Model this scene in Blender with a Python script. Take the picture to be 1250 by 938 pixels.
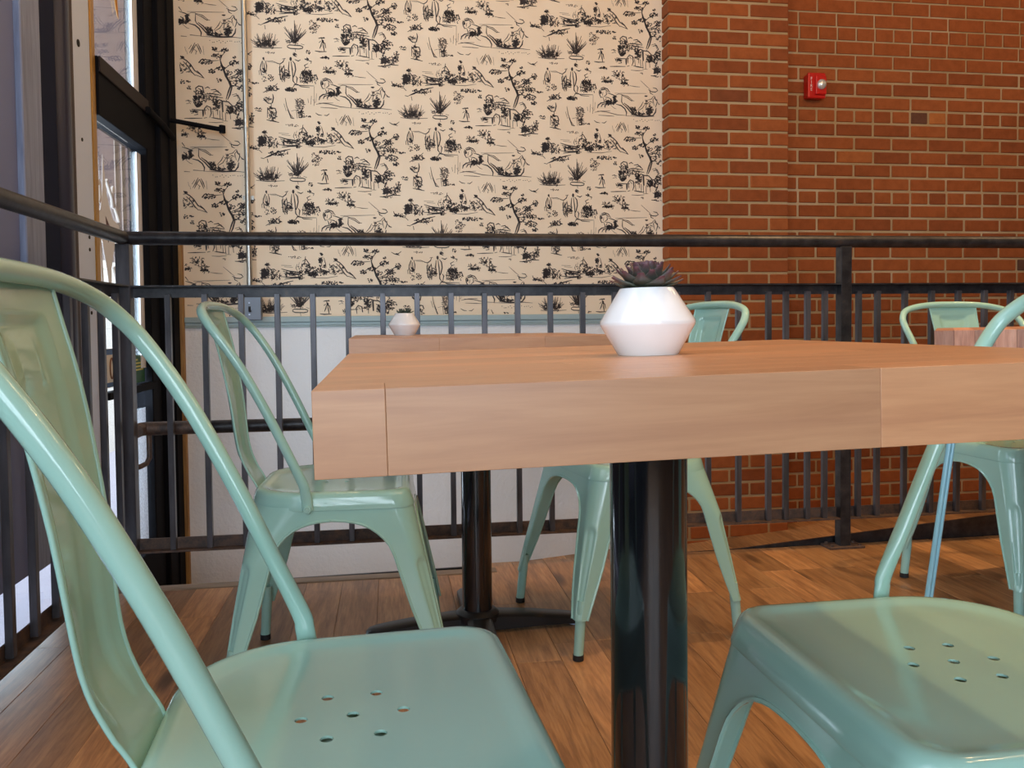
import bpy, bmesh, math, random
import numpy as np
from mathutils import Vector, Matrix

for o in list(bpy.data.objects): bpy.data.objects.remove(o)
SC = bpy.context.scene; COL = SC.collection
PI = math.pi
ANG = math.radians(8.5)                      # the building is turned 8.5 degrees against the camera
UX, UY = math.cos(ANG), math.sin(ANG)
def W(u, v, z=0.0): return Vector((u*UX - v*UY, u*UY + v*UX, z))

# ------------------------------------------------------------------ camera
F_PX, CY, HOR, ROLL, HC = 1000.0, 431.0, 395.5, .0105, .78
th = math.atan((CY-HOR)/F_PX)
fw = Vector((0, math.cos(th), -math.sin(th))); r0 = Vector((1, 0, 0)); u0 = r0.cross(fw)
Rv = r0*math.cos(ROLL) - u0*math.sin(ROLL); Uv = r0*math.sin(ROLL) + u0*math.cos(ROLL)
cam = bpy.data.cameras.new('camera'); co = bpy.data.objects.new('camera', cam); COL.objects.link(co)
co.matrix_world = Matrix(((Rv.x, Uv.x, -fw.x, 0), (Rv.y, Uv.y, -fw.y, 0), (Rv.z, Uv.z, -fw.z, HC), (0, 0, 0, 1)))
cam.sensor_width = 36; cam.lens = F_PX/1250*36; cam.shift_y = -(469-CY)/1250; cam.clip_start = .02
SC.camera = co

# ------------------------------------------------------------------ world, lights, exposure
world = bpy.data.worlds.new('world'); SC.world = world; world.use_nodes = True
bg = world.node_tree.nodes['Background']; bg.inputs[0].default_value = (.74, .83, 1, 1); bg.inputs[1].default_value = 2.2
SC.view_settings.view_transform = 'Standard'; SC.view_settings.look = 'None'
SC.view_settings.exposure = 0.36; SC.view_settings.gamma = 1
def area(name, loc, rot, sx, sy, power, color):
    l = bpy.data.lights.new(name, 'AREA'); l.shape = 'RECTANGLE'; l.size = sx; l.size_y = sy; l.energy = power; l.color = color
    o = bpy.data.objects.new(name, l); COL.objects.link(o); o.location = loc; o.rotation_euler = rot; return o
DAY = (.74, .88, 1.0)
# daylight through the shop windows: left side, and the street front behind the camera
area('window_daylight', W(-1.25, -.75, 1.7), (0, -PI/2, ANG), 2.4, 2.9, 27, DAY)
area('window_daylight', W(0, -3.05, 1.6), (PI/2, 0, ANG), 2.0, 2.2, 66, DAY)
area('door_daylight', W(-1.35, 3.15, 1.2), (0, -PI/2, ANG), 2.6, .8, 60, DAY)
WARM = (1.0, .64, .32)

# ------------------------------------------------------------------ materials
def mat(name, col, rough=.5, metal=0., spec=.5, coat=0.):
    m = bpy.data.materials.new(name); m.use_nodes = True; b = m.node_tree.nodes['Principled BSDF']
    b.inputs['Base Color'].default_value = (*col, 1); b.inputs['Roughness'].default_value = rough
    b.inputs['Metallic'].default_value = metal; b.inputs['Specular IOR Level'].default_value = spec
    b.inputs['Coat Weight'].default_value = coat; b.inputs['Coat Roughness'].default_value = .08 if rough < .3 else .28
    return m
def srgb(r, g, b): return tuple((c/255/12.92 if c/255 <= .04045 else ((c/255+.055)/1.055)**2.4) for c in (r, g, b))
def N(m, t, **kw):
    n = m.node_tree.nodes.new(t)
    for k, v in kw.items():
        if k in n.inputs: n.inputs[k].default_value = v
        else: setattr(n, k, v)
    return n
def L(m, a, b): m.node_tree.links.new(a, b)
def P(m): return m.node_tree.nodes['Principled BSDF']
def ramp(m, fac, stops):
    r = N(m, 'ShaderNodeValToRGB'); e = r.color_ramp.elements
    e[0].position, e[0].color = stops[0][0], (*stops[0][1], 1)
    e[1].position, e[1].color = stops[-1][0], (*stops[-1][1], 1)
    for p, c in stops[1:-1]:
        x = e.new(p); x.color = (*c, 1)
    L(m, fac, r.inputs[0]); return r.outputs[0]
def mixc(m, fac, a, b, mode='MIX'):
    n = N(m, 'ShaderNodeMix', data_type='RGBA', blend_type=mode)
    for i, s in ((0, fac), (6, a), (7, b)):
        if hasattr(s, 'is_linked') or hasattr(s, 'links'): L(m, s, n.inputs[i])
        elif i == 0: n.inputs[0].default_value = s
        else: n.inputs[i].default_value = (*s, 1)
    return n.outputs[2]
def noise(m, scale, detail=4, rough=.5, vec=None, dist=0):
    n = N(m, 'ShaderNodeTexNoise', Scale=scale, Detail=detail, Roughness=rough, Distortion=dist)
    if vec is not None: L(m, vec, n.inputs['Vector'])
    return n.outputs['Fac']
def coords(m, scale=(1, 1, 1), rnd=True, which='Object'):
    tc = N(m, 'ShaderNodeTexCoord'); mp = N(m, 'ShaderNodeMapping'); mp.inputs['Scale'].default_value = scale
    L(m, tc.outputs[which], mp.inputs['Vector'])
    if rnd:
        oi = N(m, 'ShaderNodeObjectInfo'); mu = N(m, 'ShaderNodeMath', operation='MULTIPLY'); L(m, oi.outputs['Random'], mu.inputs[0]); mu.inputs[1].default_value = 37.
        cb = N(m, 'ShaderNodeCombineXYZ')
        for k in range(3): L(m, mu.outputs[0], cb.inputs[k])
        L(m, cb.outputs[0], mp.inputs['Location'])
    return mp.outputs[0]
def rnd(m):
    return N(m, 'ShaderNodeObjectInfo').outputs['Random']
def bump(m, h, strength=.3, dist=.002):
    b = N(m, 'ShaderNodeBump', Strength=strength, Distance=dist); L(m, h, b.inputs['Height']); L(m, b.outputs[0], P(m).inputs['Normal'])

mint = mat('mint_paint', srgb(160, 202, 188), .14, 0, .5, .35)
h = noise(mint, 18, 3, .5, coords(mint, rnd=False)); bump(mint, h, .05, .002)
rubber = mat('rubber', (.012, .012, .013), .6)
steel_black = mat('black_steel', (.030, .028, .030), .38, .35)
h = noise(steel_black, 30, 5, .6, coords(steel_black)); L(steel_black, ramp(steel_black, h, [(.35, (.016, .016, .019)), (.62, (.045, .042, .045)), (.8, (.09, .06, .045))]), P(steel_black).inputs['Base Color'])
steel_bar = mat('grey_steel_bar', (.06, .058, .066), .34, .45)
h = noise(steel_bar, 24, 5, .6, coords(steel_bar, (1, 1, .2))); L(steel_bar, ramp(steel_bar, h, [(.3, (.045, .044, .050)), (.7, (.125, .12, .135))]), P(steel_bar).inputs['Base Color'])
steel_rust = mat('rusty_steel', (.12, .07, .05), .55, .3)
h = noise(steel_rust, 35, 6, .7, coords(steel_rust)); L(steel_rust, ramp(steel_rust, h, [(.35, (.05, .04, .04)), (.6, (.14, .085, .06)), (.8, (.25, .12, .06))]), P(steel_rust).inputs['Base Color'])
gloss_black = mat('glossy_black_enamel', (.006, .007, .009), .12, 0, .6, .3)
cast_black = mat('matt_black_cast_iron', (.012, .012, .013), .35)
ceramic = mat('white_ceramic', srgb(244, 243, 242), .12, 0, .5, .4)
soil = mat('dark_soil', (.02, .014, .01), .9)
leafm = mat('succulent_leaf', (.08, .07, .07), .45)
ly = N(leafm, 'ShaderNodeTexCoord'); sp = N(leafm, 'ShaderNodeSeparateXYZ'); L(leafm, ly.outputs['Object'], sp.inputs[0])
mr = N(leafm, 'ShaderNodeMath', operation='MULTIPLY'); L(leafm, sp.outputs[0], mr.inputs[0]); mr.inputs[1].default_value = 32.
L(leafm, ramp(leafm, mr.outputs[0], [(.2, srgb(74, 88, 68)), (.75, srgb(80, 80, 74)), (1., srgb(98, 62, 70))]), P(leafm).inputs['Base Color'])

def wood(name, cols, scale=(1.2, 14, 14), rough=.35, knots=False, rvar=.35, coat=.0, soft=False):
    m = mat(name, cols[0], rough, 0, .5, coat)
    v = coords(m, scale)
    g = noise(m, 2.2, 6, .62, v, 1.2)
    c = ramp(m, g, [(.28, cols[0]), (.52, cols[1]), (.75, cols[2])])
    g2 = noise(m, 9, 3, .6, v)
    c = mixc(m, .10 if soft else .35, c, ramp(m, g2, [(.35, tuple(x*.62 for x in cols[1])), (.6, (1, 1, 1))]), 'MULTIPLY')
    r = rnd(m)
    c = mixc(m, 1., c, ramp(m, r, [(0, (1-rvar,)*3), (.35, (1-.55*rvar, 1-.6*rvar, 1-.7*rvar)), (.7, (1, 1, 1)), (1, (1+.12, 1+.05, 1-.02))]), 'MULTIPLY')
    if knots:
        kv = coords(m, (2.2, 7, 7)); n = N(m, 'ShaderNodeTexVoronoi', Scale=1.1, feature='F1'); L(m, kv, n.inputs['Vector'])
        c = mixc(m, ramp(m, n.outputs['Distance'], [(.0, (1, 1, 1)), (.10, (.75, .75, .75)), (.22, (0, 0, 0))]), c, tuple(x*.22 for x in cols[0]))
        s = noise(m, 1.3, 4, .7, coords(m, (.9, 3, 3)), 2.)
        c = mixc(m, ramp(m, s, [(.55, (0, 0, 0)), (.75, (.55, .55, .55))]), c, tuple(x*.45 for x in cols[0]))
    L(m, c, P(m).inputs['Base Color'])
    if not soft: bump(m, g2, .12, .001)
    return m
maple = wood('oiled_maple', [srgb(180, 130, 96), srgb(194, 144, 106), srgb(203, 154, 115)], (1.6, 20, 20), .34, rvar=.12, soft=True, coat=.12)
maple_end = wood('maple_end_grain', [srgb(190, 128, 100), srgb(214, 158, 130), srgb(226, 176, 150)], (20, 20, 2.5), .4, rvar=.35)
plankm = wood('reclaimed_floor_plank', [srgb(142, 102, 68), srgb(184, 138, 94), srgb(202, 158, 112)], (1.5, 18, 18), .40, knots=True, rvar=.42)
subfloor = mat('dark_subfloor', (.02, .012, .008), .9)
nosing_m = wood('grey_worn_wood', [srgb(122, 104, 88), srgb(150, 130, 110), srgb(165, 146, 126)], (1.2, 14, 14), .5, rvar=.1)
yellow_wood = wood('raw_pine_edge', [srgb(150, 108, 58), srgb(178, 134, 76), srgb(190, 150, 94)], (14, 14, 1.2), .6, rvar=.1)

brickm = mat('brick', srgb(170, 92, 62), .85, 0, .2)
v = coords(brickm); g = noise(brickm, 22, 5, .65, v); r = rnd(brickm)
c = ramp(brickm, r, [(0, srgb(92, 66, 54)), (.010, srgb(104, 68, 50)), (.016, srgb(138, 74, 40)), (.45, srgb(152, 82, 42)), (.8, srgb(162, 90, 47)), (.98, srgb(156, 84, 43)), (.992, srgb(180, 108, 56))])
c = mixc(brickm, .5, c, ramp(brickm, g, [(.3, (.62, .58, .55)), (.6, (1.05, 1.05, 1.05))]), 'MULTIPLY')
L(brickm, c, P(brickm).inputs['Base Color']); bump(brickm, g, .35, .003)
mortar = mat('mortar', srgb(176, 150, 112), .95, 0, .1)
g = noise(mortar, 60, 5, .7, coords(mortar, rnd=False)); g3 = noise(mortar, 4, 3, .5, coords(mortar, rnd=False))
L(mortar, mixc(mortar, ramp(mortar, g3, [(.4, (0, 0, 0)), (.7, (1, 1, 1))]), srgb(172, 144, 104), srgb(192, 168, 134)), P(mortar).inputs['Base Color']); bump(mortar, g, .5, .004)

paper = mat('wallpaper', srgb(226, 206, 180), .62, 0, .25)
g = noise(paper, 3, 3, .5, coords(paper, rnd=False)); L(paper, ramp(paper, g, [(.3, srgb(232, 211, 184)), (.7, srgb(240, 222, 198))]), P(paper).inputs['Base Color'])
ink = mat('black_print_ink', srgb(56, 50, 52), .7)
inkg = mat('grey_print_ink', srgb(98, 86, 80), .7)
plaster = mat('white_plaster', srgb(214, 211, 207), .6, 0, .3)
v = coords(plaster, rnd=False); g = noise(plaster, 55, 3, .6, v); g2 = noise(plaster, 2.0, 2, .5, v)
L(plaster, ramp(plaster, g2, [(.3, srgb(226, 229, 233)), (.7, srgb(240, 242, 246))]), P(plaster).inputs['Base Color']); bump(plaster, g, .6, .006)
cap_paint = mat('blue_grey_paint', srgb(158, 178, 182), .4)
ceil_m = mat('ceiling_paint', srgb(158, 148, 136), .8)
wall_far = mat('far_wall_paint', srgb(128, 104, 84), .8)
dark_frame = mat('black_painted_frame', srgb(12, 13, 19), .75, 0, .12)
navy = mat('dark_navy_paint', srgb(20, 28, 54), .7, 0, .12)
lav_board = mat('grey_painted_board', srgb(132, 134, 150), .5)
v = coords(lav_board, (16, 16, 1.2)); g = noise(lav_board, 3, 5, .6, v, .8); L(lav_board, ramp(lav_board, g, [(.3, srgb(112, 122, 150)), (.7, srgb(150, 162, 192))]), P(lav_board).inputs['Base Color']); bump(lav_board, g, .3, .002)
lav_panel = mat('grey_lavender_panel', srgb(124, 136, 178), .6, 0, .3)
galv = mat('galvanised_metal', srgb(206, 218, 240), .4, .1)
day_white = mat('daylight_white', srgb(232, 234, 240), .4)  # white that stands for glaring daylight beside the door
brass = mat('brass_strip', srgb(176, 132, 62), .35, .4)
conduit_m = mat('galvanised_conduit', srgb(186, 182, 174), .28, .85)
box_m = mat('grey_steel_box', srgb(128, 136, 148), .45, .5)
red_m = mat('red_plastic', srgb(196, 26, 22), .3)
white_m = mat('white_paint', srgb(235, 235, 235), .5)
lens_m = mat('clear_strobe_lens', srgb(225, 225, 220), .08, .55)
black_m = mat('black_hole', (.004, .004, .004), .8)
gold_ink = mat('gold_leaf_letter', srgb(214, 160, 72), .5)
def translucent(m, col):
    nt = m.node_tree; t = nt.nodes.new('ShaderNodeBsdfTranslucent'); t.inputs[0].default_value = (*col, 1); x = nt.nodes.new('ShaderNodeMixShader'); x.inputs[0].default_value = .55
    nt.links.new(nt.nodes['Principled BSDF'].outputs[0], x.inputs[1]); nt.links.new(t.outputs[0], x.inputs[2]); nt.links.new(x.outputs[0], nt.nodes['Material Output'].inputs[0])
cream_ink = mat('cream_stencil', srgb(226, 214, 206), .6); translucent(cream_ink, srgb(150, 138, 128)); translucent(gold_ink, srgb(150, 105, 40))
green_m = mat('green_sticker', srgb(34, 92, 50), .5); yel_m = mat('yellow_print', srgb(206, 196, 96), .5)
blue_m = mat('blue_sticker_band', srgb(50, 92, 148), .5); stick_w = mat('white_sticker', srgb(226, 222, 212), .5); brown_m = mat('brown_print', srgb(122, 84, 60), .5)
street_m = mat('street_paving', srgb(214, 210, 220), .8)
facade_m = mat('street_facade', srgb(120, 100, 100), .8)
g = noise(facade_m, 3.5, 4, .6, coords(facade_m, rnd=False)); L(facade_m, ramp(facade_m, g, [(.3, srgb(84, 60, 56)), (.7, srgb(106, 82, 76))]), P(facade_m).inputs['Base Color'])
facade_w = mat('street_white_wall', srgb(232, 224, 208), .8)
strip_m = mat('pale_inner_strip', srgb(150, 132, 124), .7)
facade_g = mat('street_grey_wall', srgb(104, 102, 120), .8)
bulb_m = mat('warm_bulb', (1, .7, .35), .3); P(bulb_m).inputs['Emission Color'].default_value = (1, .62, .28, 1); P(bulb_m).inputs['Emission Strength'].default_value = 40
glass = bpy.data.materials.new('window_glass'); glass.use_nodes = True; nt = glass.node_tree; nt.nodes.clear()
go = nt.nodes.new('ShaderNodeOutputMaterial'); mx = nt.nodes.new('ShaderNodeMixShader'); tr = nt.nodes.new('ShaderNodeBsdfTransparent'); gl = nt.nodes.new('ShaderNodeBsdfGlossy'); fr = nt.nodes.new('ShaderNodeFresnel')
tr.inputs[0].default_value = (.93, .95, .95, 1); gl.inputs['Roughness'].default_value = .02; fr.inputs[0].default_value = 1.5
gm = nt.nodes.new('ShaderNodeNewGeometry'); mi = nt.nodes.new('ShaderNodeMapRange'); mi.inputs['To Min'].default_value = 1.5; mi.inputs['To Max'].default_value = 1/1.5
nt.links.new(gm.outputs['Backfacing'], mi.inputs['Value']); nt.links.new(mi.outputs[0], fr.inputs[0])
nt.links.new(fr.outputs[0], mx.inputs[0]); nt.links.new(tr.outputs[0], mx.inputs[1]); nt.links.new(gl.outputs[0], mx.inputs[2]); nt.links.new(mx.outputs[0], go.inputs[0])
etched = bpy.data.materials.new('etched_glass'); etched.use_nodes = True; nt = etched.node_tree; nt.nodes.clear()
go = nt.nodes.new('ShaderNodeOutputMaterial'); mx = nt.nodes.new('ShaderNodeMixShader'); tr = nt.nodes.new('ShaderNodeBsdfTransparent'); gl = nt.nodes.new('ShaderNodeBsdfDiffuse')
nz = nt.nodes.new('ShaderNodeTexVoronoi'); nz.inputs['Scale'].default_value = 55; rp = nt.nodes.new('ShaderNodeValToRGB'); rp.color_ramp.elements[0].color = (.1, .1, .1, 1); rp.color_ramp.elements[1].color = (.62, .62, .62, 1); rp.color_ramp.elements[1].position = .55
gl.inputs[0].default_value = (.75, .78, .84, 1)
nt.links.new(nz.outputs['Distance'], rp.inputs[0]); nt.links.new(rp.outputs[0], mx.inputs[0]); nt.links.new(tr.outputs[0], mx.inputs[1]); nt.links.new(gl.outputs[0], mx.inputs[2]); nt.links.new(mx.outputs[0], go.inputs[0])

# ------------------------------------------------------------------ mesh helpers
def link(name, me, m, parent=None, smooth=False):
    if m is not None and not me.materials: me.materials.append(m)
    if smooth:
        for p in me.polygons: p.use_smooth = True
    o = bpy.data.objects.new(name, me); COL.objects.link(o)
    if parent is not None: o.parent = parent
    return o
def bobj(name, bm, m, parent=None, smooth=False, angle=None):
    me = bpy.data.meshes.new(name); bm.normal_update(); bm.to_mesh(me); bm.free()
    o = link(name, me, m, parent, smooth)
    if smooth and angle: me.set_sharp_from_angle(angle=math.radians(angle))
    return o
def empty(name, loc=(0, 0, 0), rz=0., parent=None):
    o = bpy.data.objects.new(name, None); COL.objects.link(o); o.location = loc; o.rotation_euler = (0, 0, rz); o.empty_display_size = .1
    if parent is not None: o.parent = parent
    return o
def tag(o, label=None, cat=None, group=None, kind=None):
    if label: o['label'] = label
    if cat: o['category'] = cat
    if group: o['group'] = group
    if kind: o['kind'] = kind
    return o
def box(bm, x0, x1, y0, y1, z0, z1, bev=0., seg=1):
    r = bmesh.ops.create_cube(bm, size=1, matrix=Matrix.Translation(((x0+x1)/2, (y0+y1)/2, (z0+z1)/2)) @ Matrix.Diagonal((x1-x0, y1-y0, z1-z0, 1)))
    if bev > 0:
        es = list({e for v in r['verts'] for e in v.link_edges})
        bmesh.ops.bevel(bm, geom=es, offset=bev, segments=seg, affect='EDGES', profile=.5)
def boxo(name, x0, x1, y0, y1, z0, z1, m, parent=None, bev=0., seg=1):
    bm = bmesh.new(); box(bm, x0, x1, y0, y1, z0, z1, bev, seg); return bobj(name, bm, m, parent, smooth=False)
def cyl(bm, p0, p1, r0, r1=None, n=24, caps=True):
    p0, p1 = Vector(p0), Vector(p1); d = p1-p0; r1 = r0 if r1 is None else r1
    q = d.to_track_quat('Z', 'Y').to_matrix().to_4x4()
    bmesh.ops.create_cone(bm, cap_ends=caps, segments=n, radius1=r0, radius2=r1, depth=d.length, matrix=Matrix.Translation((p0+p1)/2) @ q)
def tube(bm, pts, r, n=12, up=Vector((0, 0, 1)), caps=True, rads=None):
    """sweep an ellipse along pts; rads = per point (ra, rb): ra along side axis, rb along the binormal"""
    pts = [Vector(p) for p in pts]; rings = []; prev = None
    for i, p in enumerate(pts):
        t = (pts[min(i+1, len(pts)-1)] - pts[max(i-1, 0)]).normalized()
        if prev is None:
            a = t.cross(up)
            if a.length < 1e-3: a = t.cross(Vector((1, 0, 0)))
        else: a = prev - t*prev.dot(t)
        a.normalize(); prev = a; b = t.cross(a)
        ra, rb = rads[i] if rads else (r, r)
        rings.append([bm.verts.new(p + a*(math.cos(2*PI*k/n)*ra) + b*(math.sin(2*PI*k/n)*rb)) for k in range(n)])
    for A, B in zip(rings, rings[1:]):
        for k in range(n): bm.faces.new((A[k], A[(k+1) % n], B[(k+1) % n], B[k]))
    if caps: bm.faces.new(list(reversed(rings[0]))); bm.faces.new(rings[-1])
def grid(bm, P2):
    V = [[bm.verts.new(p) for p in row] for row in P2]
    for i in range(len(V)-1):
        for j in range(len(V[0])-1):
            bm.faces.new((V[i][j], V[i][j+1], V[i+1][j+1], V[i+1][j]))
    return V
def lathe(bm, prof, n=48, closed_bottom=True):
    rings = [[bm.verts.new((r*math.cos(2*PI*k/n), r*math.sin(2*PI*k/n), z)) for k in range(n)] for r, z in prof]
    for A, B in zip(rings, rings[1:]):
        for k in range(n): bm.faces.new((A[k], A[(k+1) % n], B[(k+1) % n], B[k]))
    if closed_bottom: bm.faces.new(list(reversed(rings[0]))); bm.faces.new(rings[-1])
def interp(x, tab):
    if x <= tab[0][0]: return tab[0][1]
    for (a, fa), (b, fb) in zip(tab, tab[1:]):
        if x <= b: return fa + (fb-fa)*(x-a)/(b-a)
    return tab[-1][1]
def spline(pts, n=6):
    out = []; P_ = [Vector(p) for p in pts]; P_ = [2*P_[0]-P_[1]] + P_ + [2*P_[-1]-P_[-2]]
    for i in range(1, len(P_)-2):
        a, b, c, d = P_[i-1:i+3]
        for k in range(n):
            t = k/n; out.append(.5*((2*b) + (c-a)*t + (2*a-5*b+4*c-d)*t*t + (3*b-a-3*c+d)*t**3))
    out.append(P_[-2]); return out
def tree_copy(o, parent=None):
    c = o.copy(); COL.objects.link(c)
    if parent is not None: c.parent = parent
    for ch in list(o.children): tree_copy(ch, c)
    return c
BLD = lambda name: empty(name, (0, 0, 0), ANG)             # children use building coordinates (u, v, z)

# ================================================================== STRUCTURE
# platform floor: dark base, loose planks laid along v
fl = tag(BLD('floor'), kind='structure')
boxo('base', -.905, 5.6, -3.0, 2.52, -.45, -.022, subfloor, fl)
boxo('base', .32, 5.6, 2.52, 2.63, -.45, -.022, subfloor, fl)
boxo('fascia', -.905, .32, 2.52, 2.56, -.45, -.022, subfloor, fl)
rs = random.Random(4); plmesh = {}
def plank_mesh(Lg, w=.1063):
    k = (round(Lg, 2), w)
    if k not in plmesh:
        bm = bmesh.new(); box(bm, -Lg/2, Lg/2, -w/2, w/2, -.02, 0, .0007, 1)
        me = bpy.data.meshes.new('plank'); bm.to_mesh(me); bm.free(); me.materials.append(plankm); plmesh[k] = me
    return plmesh[k]
u = -.90; PW = .107; npl = 0
while u < 5.5:
    uc = u + PW/2; vend = 2.525 if uc < .33 else 2.635
    v = vend; lens = []
    first = True
    while v > -1.4:
        Lg = rs.choice([.4, .55, .7, .9, 1.1, 1.3]) if not first else rs.choice([.25, .4, .55, .7, .9])
        first = False
        if uc < 3.6:
            o = link('plank', plank_mesh(Lg-.0007), None, fl); o.location = (uc, v-Lg/2, rs.uniform(-.0006, .0004)); o.rotation_euler = (0, 0, PI/2); npl += 1
        else:
            lens.append((v-Lg/2, Lg))
        v -= Lg
    if lens:
        bm = bmesh.new()
        for vc, Lg in lens: box(bm, uc-PW/2+.001, uc+PW/2-.001, vc-Lg/2+.001, vc+Lg/2-.001, -.02, 0, 0)
        tag(bobj('planks_beyond', bm, plankm, fl), kind='stuff')
    u += PW
boxo('floor_behind', -.9, 5.5, -3.0, -1.5, -.02, -.001, plankm, fl)
boxo('nosing', -.905, .325, 2.528, 2.578, -.03, .002, nosing_m, fl, .003)
boxo('shade_edge_strip', -.938, -.905, -3.0, 2.578, -.03, .002, steel_black, fl, .003)  # black colour stands in for the shade along the left platform edge

# ramp and entry landing beyond the railing
ra = tag(BLD('ramp'), kind='structure')
def rz(u): return max(-.41, min(-.182, -.41 + .085*u))
bm = bmesh.new()
us = [-1.1, 0, 2.68, 5.6]
for a, b in zip(us, us[1:]):
    vs = [bm.verts.new((x, y, rz(x)-.022)) for x, y in ((a, 2.56), (b, 2.56), (b, 4.3), (a, 4.3))]; bm.faces.new(vs)
bobj('base', bm, subfloor, ra)
u = -1.0
while u < 5.4:
    uc = u + PW/2; sl = math.atan((rz(u+PW)-rz(u))/PW)
    v0 = 2.645 if uc > .33 else 2.60
    Lg = rs.choice([.5, .8, .35])
    for c0, LL in ((v0+Lg/2, Lg), (v0+Lg+(1.45-Lg)/2, 1.45-Lg)):
        o = link('plank', plank_mesh(LL-.001), None, ra); o.location = (uc, c0, rz(uc)); o.rotation_euler = (0, -sl, PI/2)
        o.rotation_euler = (Matrix.Rotation(-sl, 3, 'Y') @ Matrix.Rotation(PI/2, 3, 'Z')).to_euler()
    u += PW
# black steel stringer plate of the ramp: its top follows the slope and rises above the platform on the right
bm = bmesh.new(); sv = []
for (uu, zz) in ((-.7, -.40), (5.5, -.40), (5.5, .33), (1.165, .0), (-.7, -.022)):
    sv.append((uu, zz))
A = [bm.verts.new((uu, 2.638, zz)) for uu, zz in sv]; B = [bm.verts.new((uu, 2.646, zz)) for uu, zz in sv]
bm.faces.new(A); bm.faces.new(list(reversed(B)))
for i in range(5): bm.faces.new((A[i], B[i], B[(i+1) % 5], A[(i+1) % 5]))
st = tag(BLD('trim_1'), kind='structure'); bobj('stringer_plate', bm, steel_black, st)

# back wall with wallpaper, chair rail and plaster wainscot
VB = 3.842
wb = tag(BLD('wall_back'), kind='structure')
boxo('wallpaper', -1.0, 1.36, VB, VB+.12, .79, 3.4, paper, wb)
boxo('wainscot', -1.0, 1.36, VB-.004, VB+.12, -.6, .79, plaster, wb)
t2 = tag(BLD('trim_2'), kind='structure')
bm = bmesh.new(); box(bm, -.902, 1.318, VB-.016, VB, .798, .824, .003, 2); box(bm, -.902, 1.318, VB-.009, VB, .783, .798, .002, 1); box(bm, -.902, 1.318, VB-.013, VB, .775, .782, .002, 1)
bobj('chair_rail', bm, cap_paint, t2)
t3 = tag(BLD('trim_3'), kind='structure'); boxo('pine_edge_strip', -.925, -.902, VB-.03, VB, -.42, 1.15, yellow_wood, t3, .002)

# ------------------------------------------------ brick walls
bmesh_cache = {}
def brick_mesh(w, d=.1, hgt=.0562):
    k = round(w, 3)
    if k not in bmesh_cache:
        bm = bmesh.new(); box(bm, -w/2, w/2, 0, d, -hgt/2, hgt/2, .003, 1)
        me = bpy.data.meshes.new('brick'); bm.to_mesh(me); bm.free(); me.materials.append(brickm); bmesh_cache[k] = me
    return bmesh_cache[k]
CH, BL_, J = .0677, .2035, .0115
pier = tag(BLD('wall_pier'), kind='structure')
VP_ = VB-.09
boxo('mortar_core', 1.3275, 1.921, VP_+.005, VP_+.2, -.6, 3.4, mortar, pier)
rb = random.Random(9)
zc = -.375; row = 0; extra = bmesh.new()
def put_brick(parent, u0, u1, vf, z, d=.0885):
    w = u1-u0-J
    o = link('brick', brick_mesh(w, d), None, parent); o.location = ((u0+u1)/2, vf+rb.uniform(-.001, .0012), z+rb.uniform(-.0008, .0008)); o.rotation_euler = (0, 0, rb.uniform(-.004, .004))
while zc < 3.3:
    cuts = [1.318, 1.418, 1.6215, 1.825, 1.9295] if row % 2 == 0 else [1.318, 1.5215, 1.725, 1.9295]
    for a, b in zip(cuts, cuts[1:]):
        if zc < 2.65: put_brick(pier, a-(J/2 if a == 1.318 else 0), b, VP_, zc)
        else: box(extra, a+J/2, b-J/2, VP_, VP_+.1, zc-.029, zc+.029)
    zc += CH; row += 1
tag(bobj('bricks_high', extra, brickm, pier), kind='stuff')
br = tag(BLD('wall_brick'), kind='structure'); VR = 3.85
boxo('mortar_core', 1.85, 5.6, VR+.0055, VR+.15, -.6, 3.4, mortar, br)
zc = -.375+.012; row = 0; extra = bmesh.new(); cnt = 0
while zc < 3.3:
    header = (row % 6 == 2)
    step = BL_/2 if header else BL_
    off = (0 if header else (0 if row % 2 == 0 else -BL_/2)) + 1.9235 + rb.uniform(-.006, .006)
    a = off
    while a < 5.5:
        b = a+step; aa = max(a, 1.9235)
        if b-aa > .04:
            if 0.0-.25 < zc < 2.42 and aa < 3.42 and cnt < 300 and not (zc < -.2):
                put_brick(br, aa, b, VR, zc); cnt += 1
            else:
                box(extra, aa+J/2, b-J/2, VR, VR+.1, zc-.029, zc+.029)
        a = b
    zc += CH; row += 1
tag(bobj('bricks_beyond', extra, brickm, br), kind='stuff')

# ------------------------------------------------ ceiling and the walls out of view
ce = tag(BLD('ceiling'), kind='structure'); boxo('ceiling_slab', -1.1, 5.7, -3.3, 4.0, 3.3, 3.4, ceil_m, ce)
wr = tag(BLD('wall_right'), kind='structure'); boxo('wall_slab', 5.6, 5.7, -3.2, 4.0, -.6, 3.3, wall_far, wr)
wf = tag(BLD('wall_front'), kind='structure')
boxo('sill_wall', -1.1, 5.7, -3.1, -3.0, -.6, .45, wall_far, wf); boxo('lintel', -1.1, 5.7, -3.1, -3.0, 2.75, 3.3, wall_far, wf)
boxo('pier', 1.2, 5.7, -3.1, -3.0, .45, 2.75, wall_far, wf)  # unseen pier, widened to hold daylight off the brick wall
wfr = tag(BLD('window_1'), kind='structure')
for a in (-1.05, .08, 1.16): boxo('mullion', a-.04, a+.04, -3.1, -3.0, .45, 2.75, dark_frame, wfr)
boxo('pane', -1.0, 1.16, -3.06, -3.055, .45, 2.75, glass, wfr)
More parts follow.
